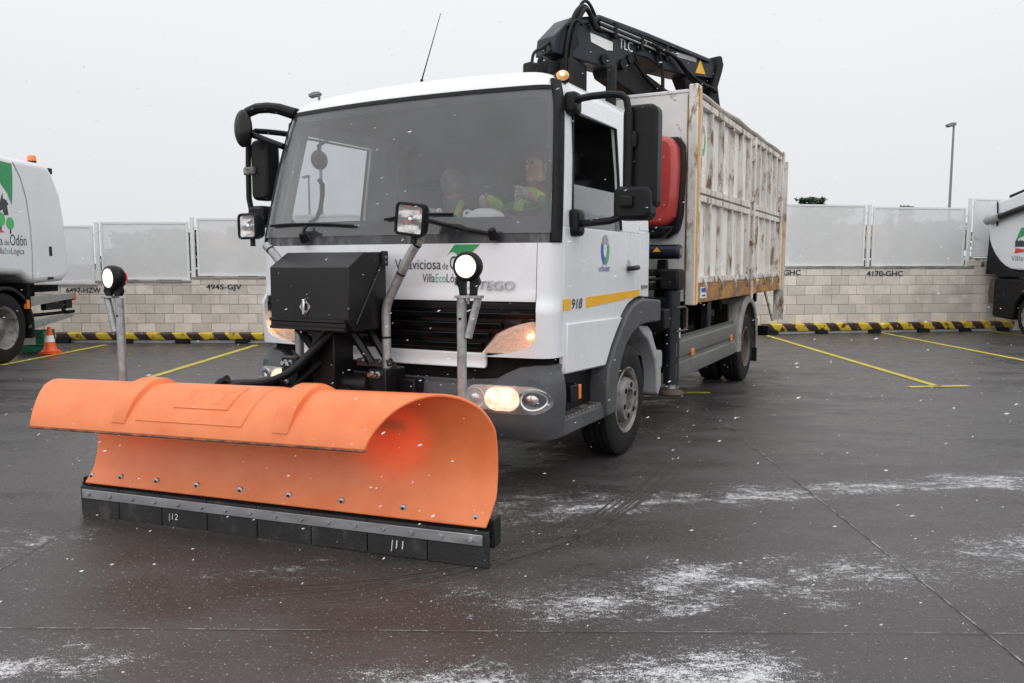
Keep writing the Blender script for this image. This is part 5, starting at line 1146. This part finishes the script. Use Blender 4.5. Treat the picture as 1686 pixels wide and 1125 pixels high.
for pts, r in (([(-.12, -1.76, 1.0), (-.22, -1.84, .86), (-.34, -1.88, .74), (-.55, -1.88, .655), (-.80, -1.86, .64), (-1.0, -1.85, .60)], .026), ([(-.09, -1.78, 1.0), (-.18, -1.86, .88), (-.30, -1.92, .74), (-.50, -1.95, .67), (-.72, -1.95, .655), (-.95, -1.9, .56)], .022),
               ([(-.15, -1.74, .95), (-.28, -1.82, .8), (-.42, -1.86, .70), (-.65, -1.84, .66)], .018), ([(-.2, -1.78, .8), (-.32, -1.88, .66), (-.4, -1.9, .58), (-.42, -1.9, .5)], .016), ([(-.9, -1.86, .655), (-.97, -1.88, .62), (-1.0, -1.87, .54), (-.98, -1.85, .48)], .03),
               ([(-.5, -1.7, .84), (-.40, -1.74, .80), (-.34, -1.72, .84)], .008)):
    MB().tube(pts, r, 10, 2).build('hydraulic_hose', 'hose', hitch)
hb(-.30, .10, -2.05, -1.70, .44, .52, 'coupling_plate')
# work lamps on bent tubes
def work_lamp(pts, c, aim, size, roll=0.0):
    t = MB().tube(pts, .029, 14, 0); t = MB(); P = [Vector(p) for p in pts]; Q = [P[0]]
    for i in range(1, len(P) - 1):
        a, b_ = (P[i - 1] - P[i]).normalized(), (P[i + 1] - P[i]).normalized()
        for k in range(5): s = k / 4; Q.append((P[i] + a * .06) * (1 - s) ** 2 + P[i] * 2 * s * (1 - s) + (P[i] + b_ * .06) * s * s)
    Q.append(P[-1]); t.tube(Q, .0275, 14); t = t.build('lamp_tube', 'galvanised', hitch)
    for i in range(len(P) - 1):
        q = P[i] * .35 + P[i + 1] * .65; d = (P[i + 1] - P[i]).normalized(); MB().cyl(q - d * .006, q + d * .006, .0292, n=14).build('cable_tie', 'hose', t)
    d = Vector(aim).normalized(); xa = Vector((0, 0, 1)).cross(d).normalized(); ya = d.cross(xa); M = frame_matrix(Vector(c), xa, ya, d) @ Matrix.Rotation(roll, 4, 'Z')
    h = size / 2
    def rr(hx, hy, r, z):
        o_ = []
        for sx, sy, t0 in ((1, 1, 0), (-1, 1, 90), (-1, -1, 180), (1, -1, 270)):
            for k in range(4): a = radians(t0 + 30 * k); o_.append(((hx - r) * sx + r * cos(a), (hy - r) * sy + r * sin(a), z))
        return o_
    rings = [rr(h * .55, h * .55, .03, -.085), rr(h * .86, h * .86, .03, -.06), rr(h, h, .028, -.02), rr(h * 1.02, h * 1.02, .028, .02), rr(h * .98, h * .98, .026, .03), rr(h * .86, h * .86, .018, .031), rr(h * .82, h * .82, .018, -.03)]
    mb = MB(); vs = [p for r in rings for p in r]; n = 16; fs = [tuple(range(n))[::-1], tuple(range(6 * n, 7 * n))]
    for j in range(6):
        for i in range(n): fs.append((j * n + i, j * n + (i + 1) % n, (j + 1) * n + (i + 1) % n, (j + 1) * n + i))
    mb.add(vs, fs, M); lo = mb.build('work_lamp', 'dark_plastic', hitch, fix=True)
    mb = MB(); v = rr(h * .85, h * .85, .018, .024); mb.add(v, [tuple(range(n))], M); mb.build('lamp_glass', 'lens_clear', lo, smooth=0)
    R = []
    for j in range(9):
        R.append([M @ Vector((h * .82 * (i / 6 - 1), h * .82 * (j / 4 - 1), .018 - .030 * (1 - (i / 6 - 1) ** 2) * (1 - ((j % 4.5) / 2.25 - 1) ** 2))) for i in range(13)])
    mb = MB(); mb.grid(R); mb.build('lamp_reflector', 'reflector', lo, fix=False)
    mb = MB(); mb.ball(M @ Vector((0, 0, .012)), .016, 2, (1, 1, 1.4)); mb.build('bulb', 'chrome', lo)
    bb = Vector(c) - Vector((0, 0, h)); MB().cyl(bb - Vector((0, 0, .045)) - d * .02, bb + Vector((0, 0, .02)) - d * .02, .016, n=10).build('lamp_bolt', 'black_metal', lo)
work_lamp([(.152, -1.60, .60), (.150, -1.60, 1.135), (.325, -1.60, 1.43), (.405, -1.60, 1.53)], (.385, -1.66, 1.635), (.12, -1, -.08), .185, radians(-8))
work_lamp([(-.535, -1.60, .62), (-.535, -1.60, 1.14), (-.69, -1.60, 1.41), (-.80, -1.60, 1.505)], (-.905, -1.63, 1.625), (-.02, -1, 0), .165)
# ================================================================== WHITE SWEEPER LORRY by the wall, only its back end in view
sw = tag(empty('sweeper_lorry', (-7.2, 10.85, 0), radians(90)), 'white street sweeper lorry with green emblem, orange beacon and rear frame beside the cone', 'truck')
# local x = towards its back end (the wall), local -y = the side in view
body = [(-5.5, 1.20), (-5.5, 3.0), (-1.2, 2.92), (.30, 2.865), (1.0, 2.875), (1.17, 2.84), (1.27, 2.74), (1.44, 2.45), (1.52, 2.1), (1.56, 1.71), (1.565, 1.34), (1.53, 1.18), (1.40, 1.115), (.7, 1.09), (.55, 1.11), (.35, 1.22), (-.5, 1.25), (-1.5, 1.2)]
MB().prism(body, -.02, 2.25, 'y').build('sweeper_body', 'sweeper_white', sw, bevel=.09, segs=5, fix=True)
sm = MB(); sm.tube([(.31, -.0215, 2.80), (.46, -.0215, 2.6), (.57, -.0215, 2.3), (.625, -.0215, 1.9), (.63, -.0215, 1.5), (.61, -.0215, 1.15)], .008, 6); sm.build('body_seam', 'grey_decal', sw)
b = MB(); A = [(-1.2, 2.83), (.28, 2.775), (.285, 2.6), (.265, 2.38), (.235, 2.2), (.15, 2.36), (.02, 2.48), (-.2, 2.60), (-.5, 2.68), (-1.2, 2.72)]; b.add([(x, -.0235, z) for x, z in A], [tuple(range(len(A)))]); b.build('green_flag_emblem', 'green_decal', sw, smooth=0)
def dpt(x0, z0, y=-.0235): return lambda u, w: (x0 + u, y, z0 + w)
for st, m_, x0_, wd_, z_, h_ in (('Villaviciosa', 'ink_grey', -1.05, 1.05, 1.64, .125), ('de', 'ink_grey', .03, .10, 1.64, .08), ('Odón', 'ink', .15, .365, 1.64, .155), ('Villa', 'ink_grey', -.17, .18, 1.52, .085), ('Eco', 'green_ink', .025, .13, 1.52, .085), ('Lógica', 'ink_grey', .165, .285, 1.52, .085)):
    MB().text(st, h_, dpt(x0_, z_), fit=wd_).build('lettering', m_, sw, smooth=0)
hs = MB(); P_ = [(-.10, 2.06), (.05, 2.36), (.05, 2.28), (.12, 2.26), (.165, 2.20), (.13, 2.19), (.15, 2.06), (.06, 2.05), (.03, 2.13), (-.04, 2.09)]; hs.add([(x, -.0237, z) for x, z in P_], [tuple(range(len(P_)))]); hs.build('house_emblem', 'ink', sw, smooth=0)
for cx, cz, r in ((-.03, 1.99, .10), (.175, 1.945, .085)):
    b = MB(); b.add([(cx + r * cos(k * pi / 10), -.0236, cz + r * sin(k * pi / 10)) for k in range(20)], [tuple(range(20))]); b.build('tree_emblem', 'lime_decal', sw, smooth=0)
    MB().box(cx - .016, cx + .016, -.0234, -.022, cz - r * 1.7, cz).build('tree_emblem', 'ink', sw, smooth=0)
b = MB(); b.add([(-.5, -.0236, 1.79), (.05, -.0236, 1.815), (-.08, -.0236, 1.87)], [(0, 1, 2)]); b.build('red_emblem', 'red_decal', sw, smooth=0)
MB().box(1.05, 1.12, -.026, -.019, 1.50, 1.64).build('hatch_latch', 'dark_plastic', sw, bevel=.004); MB().box(.98, 1.12, -.03, -.018, 1.145, 1.18).build('lower_latch', 'dark_plastic', sw, bevel=.004)
bc = MB().cyl((.98, .12, 2.84), (.98, .12, 2.90), .065, .06, 16).build('beacon_base', 'dark_plastic', sw); MB().lathe([(.06, 2.90), (.06, 2.955), (.05, 2.98), (.001, 2.985)], Matrix.Translation((.98, .12, 0)), 20).build('beacon_lens', 'amber', bc, fix=True)
MB().box(1.24, 1.32, .02, .12, 2.74, 2.83).build('rear_camera', 'dark_plastic', sw, bevel=.01)
def ltyre(x, y, par, R=.49, w=.30, Ri=.285):
    M = Matrix.Translation((x, y, R)) @ Matrix.Rotation(radians(90), 4, 'X'); t = MB().lathe(tyre_prof(R, w, Ri), M, 48).build('wheel', 'rubber', par, smooth=30, fix=True); h = w / 2
    r = MB().lathe([(Ri, -h * .7), (Ri, h * .8), (Ri + .015, h * .97), (Ri - .02, h * .85), (Ri - .045, h * .3), (.20, -h * .1), (.17, -h * .15), (.16, h * .3), (.10, h * .55), (.001, h * .6)], M, 40).build('rim', 'rim_metal', t, smooth=30, fix=True)
    for k in range(10): a = 2 * pi * k / 10; c = M @ Vector((.19 * cos(a), .19 * sin(a), -h * .12)); MB().cyl(c, c + Vector((0, -.03, 0)), .016, n=6).build('wheel_nut', 'rim_metal', r)
    return t
ltyre(.0, .17, sw); ltyre(.0, 1.9, sw)
ar = []
for k in range(17): t = radians(-20 + 200 * k / 16); ar.append((.62 * cos(t), .49 + .58 * sin(t)))
ai = [(x * .91, .49 + (z - .49) * .91) for x, z in ar][::-1]
MB().prism(ar + ai, -.01, .36, 'y').build('mudguard', 'dark_plastic', sw, bevel=.01, fix=True)
MB().box(-5.4, 1.55, .55, .75, .78, 1.10).build('chassis_rail', 'under', sw); MB().box(-5.4, 1.55, 1.35, 1.5, .78, 1.10).build('chassis_rail', 'under', sw); MB().box(-5.4, -.7, .2, 1.9, .45, 1.15).build('underbody', 'under', sw)
MB().prism([(.56, .90), (1.70, .92), (1.70, .83), (.56, .76)], .0, .06, 'y').build('side_rail', 'galvanised', sw, bevel=.006, fix=True)
MB().prism([(.56, .54), (1.66, .60), (1.66, .55), (.56, .42)], .0, .06, 'y').build('side_rail', 'galvanised', sw, bevel=.006, fix=True)
MB().box(.95, 1.66, .02, .10, .68, .825).build('lamp_board', 'dark_plastic', sw, bevel=.01); MB().box(1.69, 1.73, -.005, .05, .80, .91).build('red_reflector', 'cone_orange', sw)
MB().box(.50, .57, .0, .4, .5, 1.1).build('frame_post', 'under', sw); MB().box(.45, .505, -.02, .03, .735, .86).build('side_reflector', 'amber', sw); MB().box(.60, 1.72, .02, .08, .60, .645).build('frame_bar', 'under', sw)
MB().box(.6, 1.6, .2, 1.9, .95, 1.05).build('rear_beam', 'under', sw); MB().box(1.42, 1.47, .02, .06, .60, .9).build('frame_post', 'under', sw)
MB().tube([(.60, .1, 1.10), (.64, .08, 1.04), (.74, .1, .98), (.8, .15, .95)], .016, 6, 2).build('cable', 'hose', sw)

# ---- crate and cone
cr = tag(empty('crate', (-7.66, 12.22, 0), .06), 'green plastic crate standing behind the traffic cone by the sweeper lorry', 'crate')
W_, D_, H_ = .38, .30, .35
for z in (.02, .14, .26): 
    for y in (-D_ / 2, D_ / 2): MB().box(-W_ / 2, W_ / 2, y - .008, y + .008, z, z + .085).build('crate_band', 'crate_green', cr, bevel=.004)
    for x_ in (-W_ / 2, W_ / 2): MB().box(x_ - .008, x_ + .008, -D_ / 2 + .009, D_ / 2 - .009, z, z + .085).build('crate_band', 'crate_green', cr, bevel=.004)
for x_ in (-W_ / 2, W_ / 2):
    for y in (-D_ / 2, D_ / 2): MB().box(x_ - .018, x_ + .018, y - .018, y + .018, .004, H_).build('corner_post', 'crate_green', cr, bevel=.005)
MB().box(-W_ / 2, W_ / 2, -D_ / 2, D_ / 2, .008, .02).build('crate_floor', 'crate_green', cr); MB().box(-.10, .08, -D_ / 2 - .012, -D_ / 2 - .0085, .13, .25).build('crate_label', 'white_sign', cr, smooth=0)
co = tag(empty('traffic_cone', (-7.28, 11.95, 0), .2), 'orange traffic cone with white band in front of the green crate', 'traffic cone')
MB().prism([(-.13, -.13), (.13, -.13), (.13, .13), (-.13, .13)], .004, .035, 'z').build('cone_base', 'cone_orange', co, bevel=.012)
MB().prism([(-.12, -.12), (.12, -.12), (.12, .12), (-.12, .12)], .036, .06, 'z', Matrix.Rotation(.25, 4, 'Z')).build('cone_base', 'cone_orange', co, bevel=.012)
MB().lathe([(.105, .06), (.095, .075), (.070, .19)], None, 28).build('cone_body', 'cone_orange', co); MB().lathe([(.0715, .19), (.052, .29)], None, 28).build('white_band', 'white_sign', co); MB().lathe([(.051, .29), (.026, .41), (.02, .415), (.001, .415)], None, 28).build('cone_tip', 'cone_orange', co)

# ================================================================== COMPACT SWEEPER at the right, only its rear corner in view
cs_ = tag(empty('compact_sweeper', (9.40, 16.20, 0), radians(-90)), 'white and black road sweeper with grey suction hose parked against the striped barrier', 'sweeper')
# local x = towards its front, local -y = the side in view
up = [(-.03, 2.57), (-.06, 2.35), (-.03, 2.05), (.0, 1.86), (.08, 1.72), (.23, 1.555), (.40, 1.42), (.56, 1.335), (.75, 1.275), (1.0, 1.255), (4.2, 1.26), (4.2, 3.3), (1.6, 2.85), (.62, 2.66), (.10, 2.60)]
MB().prism(up, -.02, 1.75, 'y').build('hopper', 'sweeper_white', cs_, bevel=.04, segs=4, fix=True)
MB().prism([(-.06, 2.05), (.03, 1.76), (.20, 1.55), (.38, 1.39), (.56, 1.30), (.9, 1.235), (4.2, 1.23), (4.2, 1.12), (.25, 1.12), (.16, 1.19), (-.02, 1.20), (-.11, 1.16), (-.12, 1.22)], .01, 1.7, 'y').build('hopper_base', 'dark_plastic', cs_, bevel=.02, fix=True)
lo = [(.20, .33), (.21, 1.09), (4.2, 1.09), (4.2, .30), (1.75, .30), (1.70, .55), (1.58, .75), (1.32, .84), (1.10, .78), (.95, .62), (.90, .42), (.88, .30)]
MB().prism(lo, .0, 1.7, 'y').build('lower_body', 'dark_plastic', cs_, bevel=.03, fix=True)
MB().prism([(-.03, .62), (-.08, .80), (-.04, 1.0), (.10, 1.14), (.22, 1.12), (.22, .60), (.06, .58)], .05, .5, 'y').build('rear_disc_guard', 'rim_dark', cs_, bevel=.03, fix=True)
ltyre(1.32, .16, cs_, .385, .24, .23)
MB().tube([(.25, -.09, 2.27), (.55, -.10, 2.31), (1.1, -.11, 2.40), (2.2, -.12, 2.55)], .062, 14).build('suction_hose', 'dark_plastic', cs_); MB().tube([(.02, -.09, 2.24), (.16, -.09, 2.255), (.47, -.10, 2.30)], [.085, .08, .075], 16).build('hose_nozzle', 'galvanised', cs_)
MB().tube([(.22, -.03, 2.60), (.26, -.04, 2.45), (.27, -.04, 2.12)], .014, 8).build('hose_stay', 'dark_plastic', cs_); MB().prism([(.55, 2.64), (1.3, 2.78), (1.3, 2.83), (.55, 2.70)], .0, 1.6, 'y').build('roof_flap', 'dark_plastic', cs_, fix=True)
b = MB(); A = [(1.02, 2.06), (.84, 1.77), (.96, 1.86), (1.1, 1.90), (1.5, 1.92), (1.5, 2.06)]; b.add([(x, -.0235, z) for x, z in A], [tuple(range(len(A)))]); b.build('green_flag_emblem', 'green_decal', cs_, smooth=0)
b = MB(); b.add([(.88, -.0235, 1.68), (1.4, -.0235, 1.62), (.85, -.0235, 1.575)], [(0, 1, 2)]); b.build('red_emblem', 'red_decal', cs_, smooth=0)
b = MB(); P_ = [(.86, 1.70), (.86, 1.80), (.91, 1.85), (.96, 1.80), (1.0, 1.83), (1.1, 1.81), (1.2, 1.77), (1.2, 1.70)]; b.add([(x, -.0237, z) for x, z in P_], [tuple(range(len(P_)))]); b.build('house_emblem', 'ink', cs_, smooth=0)
MB().text('Villaviciosa', .10, lambda u, w: (.76 + u, -.0235, 1.435 + w), fit=.95).build('lettering', 'ink_grey', cs_, smooth=0)

# ================================================================== PEOPLE and things inside the cab
def T(p): c, s = cos(T_RZ), sin(T_RZ); return (T_LOC[0] + p[0] * c - p[1] * s, T_LOC[1] + p[0] * s + p[1] * c, p[2])
def skinned(name, pts, edges, m, parent, sub=2):
    me = bpy.data.meshes.new(name); me.from_pydata([p[:3] for p in pts], edges, []); o = bpy.data.objects.new(name, me); COL.objects.link(o); o.parent = parent
    sk = o.modifiers.new('skin', 'SKIN'); sk.use_smooth_shade = True
    for i, p in enumerate(pts):
        r = p[3]; me.skin_vertices[0].data[i].radius = (r, r) if not isinstance(r, tuple) else r
    me.skin_vertices[0].data[0].use_root = True
    s = o.modifiers.new('sub', 'SUBSURF'); s.levels = sub; s.render_levels = sub; me.materials.append(MAT[m]); return o
def person(x, y, lean, hands, jacket, label, hood=False, turn=0.0):
    t = tag(empty('person', T_LOC, T_RZ), label, 'person', 'people in the cab')
    H = Vector((x + lean[0], y + lean[1], 2.05 + lean[2])); sh = H + Vector((-lean[0] * .3, .07 - lean[1] * .2, -.30))
    hip = Vector((x, y + .10, 1.42)); sL, sR = sh + Vector((-.19, 0, .03)), sh + Vector((.19, 0, .03))
    hl, hr = Vector(hands[0]), Vector(hands[1]); eL = (sL + hl) / 2 + Vector((-.10, .06, -.12)); eR = (sR + hr) / 2 + Vector((.10, .06, -.12))
    kL, kR = Vector((x - .14, y - .42, 1.46)), Vector((x + .14, y - .42, 1.46)); fL, fR = Vector((x - .14, y - .55, 1.10)), Vector((x + .14, y - .55, 1.10))
    pts = [(*hip, .15), (*((hip + sh) / 2), .145), (*sh, .13), (*(sh + Vector((0, -.01, .12))), .06), (*(H + Vector((0, 0, -.09))), .062), (*H, .082), (*(H + Vector((0, 0, .085))), .066),
           (*sL, .075), (*eL, .05), (*hl, .034), (*sR, .075), (*eR, .05), (*hr, .034), (*kL, .075), (*fL, .05), (*kR, .075), (*fR, .05)]
    ed = [(0, 1), (1, 2), (2, 3), (3, 4), (4, 5), (5, 6), (2, 7), (7, 8), (8, 9), (2, 10), (10, 11), (11, 12), (0, 13), (13, 14), (0, 15), (15, 16)]
    body_ = skinned('body', pts, ed, 'skin', t)
    jp = [(*hip, .175), (*((hip + sh) / 2), .17), (*sh, .15), (*(sh + Vector((0, -.005, .135))), .088), (*sL, .092), (*eL, .066), (*(hl * .85 + eL * .15), .05), (*sR, .092), (*eR, .066), (*(hr * .85 + eR * .15), .05)]
    skinned('jacket', jp, [(0, 1), (1, 2), (2, 3), (2, 4), (4, 5), (5, 6), (2, 7), (7, 8), (8, 9)], jacket, t)
    for s, h_ in ((-1, hl), (1, hr)):     # five fingers closed round what is held
        fg = MB()
        for k in range(4):
            b0 = h_ + Vector((s * -.01, -.03, .025 - k * .019)); L_ = (.062, .072, .068, .052)[k]
            fg.tube([b0, b0 + Vector((-s * .012, -L_ * .55, .006)), b0 + Vector((-s * .030, -L_ * .72, -.008)), b0 + Vector((-s * .036, -L_ * .40, -.016))], [.0095, .008], 7, 1)
        fg.tube([h_ + Vector((-s * .02, -.005, .03)), h_ + Vector((-s * .042, -.03, .045)), h_ + Vector((-s * .05, -.06, .038))], [.011, .009], 7, 1)
        fg.ball(h_ + Vector((0, -.012, 0)), .042, 2, (.55, .9, 1.0)); fg.build('glove', 'glove', t)
    hd = MB(); c, s_ = cos(turn), sin(turn)
    def R3(v): return H + Vector((v[0] * c - v[1] * s_, v[0] * s_ + v[1] * c, v[2]))
    fc = MB(); fc.ball(R3((0, -.085, -.015)), .018, 2, (.8, 1, 1.5)); 
    for s in (-1, 1): fc.ball(R3((s * .083, .01, -.01)), .026, 2, (.4, .8, 1.2))
    fc.ball(R3((0, -.070, -.062)), .024, 2, (1.2, .6, .32)); fc.ball(R3((0, -.055, -.09)), .035, 2, (1, .8, .8)); fc.build('face', 'skin', t)
    ey = MB()
    for s in (-1, 1): ey.ball(R3((s * .032, -.076, .02)), .011, 2, (1.3, .5, .8))
    ey.build('eyes', 'ink', t)
    hr_ = MB(); n_ = 14
    hr_.ball(R3((0, .032, .052)) if not hood else R3((0, .0, .02)), .086 if not hood else .100, 3, (.95, 1.0, .85) if not hood else (.92, 1.08, 1.12), .012); hr_.build('hair' if not hood else 'hood', 'hair_brown' if not hood else 'hair_grey', t)
    return t
dr = person(.56, -.36, (0.0, -.06, .0), ((.40, -.86, 1.79), (.70, -.84, 1.83)), 'jacket_green', 'driver in green and yellow jacket with grey gloves on the steering wheel', turn=-.3)
v = MB()
for s in (-1, 1): v.tube([(.56 + s * .11, -.50, 1.45), (.56 + s * .12, -.53, 1.62), (.56 + s * .10, -.50, 1.76), (.56 + s * .12, -.40, 1.85)], .035, 8, 1)
v.build('reflective_braces', 'hivis', dr); v = MB()
for h_ in ((.40, -.86, 1.79), (.70, -.84, 1.83)): v.cyl(Vector(h_) + Vector((0, .05, -.005)), Vector(h_) + Vector((.01, .13, -.03)), .056, .062, 14)
v.build('cuffs', 'hivis', dr)
pa = person(-.12, -.34, (.02, -.10, -.10), ((-.22, -.66, 1.52), (.05, -.66, 1.52)), 'jacket_grey', 'passenger in dark jacket with pale hair bending forward in the middle seat', True, turn=2.4)
v = MB(); v.ball((-.11, -.39, 1.83), .10, 3, (1, 1, .75)); v.build('scarf', 'jacket_grey', pa)
v = MB(); v.tube([(-.05, -.52, 1.60), (-.02, -.53, 1.72), (-.03, -.44, 1.83)], .025, 8, 1); v.build('reflective_braces', 'hivis', pa)
bag = tag(empty('plastic_bag', T_LOC, T_RZ), 'crumpled white plastic bag lying on the dashboard behind the windscreen', 'bag')
m_ = MB(); m_.ball((.545, -1.115, 1.66), .12, 3, (1.15, .6, .55), .08); m_.build('bag_film', 'white_plastic', bag, smooth=60)
m_ = MB(); m_.tube([(.43, -1.12, 1.65), (.40, -1.12, 1.69), (.42, -1.12, 1.72), (.46, -1.1, 1.7)], .008, 6, 1); m_.build('bag_handle', 'white_plastic', bag)
pp = tag(empty('folder', T_LOC, T_RZ), 'blue paper folder lying on the dashboard beside the white bag', 'folder')
MB().box(-.20, .22, -.08, .10, 0, .012, Matrix.Translation((.25, -1.14, 1.628)) @ Matrix.Rotation(radians(-22), 4, 'X')).build('folder_cover', 'blue_paper', pp, bevel=.003)
MB().box(-.19, .21, -.075, .095, .0125, .016, Matrix.Translation((.262, -1.138, 1.628)) @ Matrix.Rotation(radians(-22), 4, 'X')).build('folder_sheet', 'blue_paper', pp)
bo = tag(empty('water_bottle', T_LOC, T_RZ), 'clear plastic water bottle lying on the dashboard beside the work lamp', 'bottle')
M_ = Matrix.Translation((.02, -1.12, 1.685)) @ Matrix.Rotation(radians(80), 4, 'Y'); MB().lathe([(.001, 0), (.03, 0), (.033, .01), (.033, .12), (.03, .15), (.014, .185), (.014, .2)], M_, 20).build('bottle_body', 'bottle_glass', bo); MB().lathe([(.016, .19), (.016, .215), (.001, .215)], M_, 16).build('bottle_cap', 'white_plastic', bo)
# ================================================================== falling snow
random.seed(11); fl_ = MB()
for i in range(3800):
    y = 1.6 + 11.5 * random.random() ** 1.2; x = random.uniform(-.75, .75) * y; z = random.uniform(.02, min(4.5, 1.4 + .45 * y))
    s = (.0010 + .0026 * random.random() ** 2.5) * (1.0 if y > 2.6 else .7); d = Vector((random.uniform(.6, 1.2), random.uniform(-.4, .4), random.uniform(.05, .5))).normalized() * s * random.uniform(2.0, 3.0)
    a = d.orthogonal().normalized() * s; b_ = d.cross(a).normalized() * s * random.uniform(.6, 1); c = Vector((x, y, z))
    fl_.add([c + d, c - d, c + a, c - a, c + b_, c - b_], [(0, 2, 4), (0, 4, 3), (0, 3, 5), (0, 5, 2), (1, 4, 2), (1, 3, 4), (1, 5, 3), (1, 2, 5)])
tag(fl_.build('falling_snow', 'flake', None, smooth=0), 'snowflakes falling in the air over the yard', 'snow', kind='stuff')
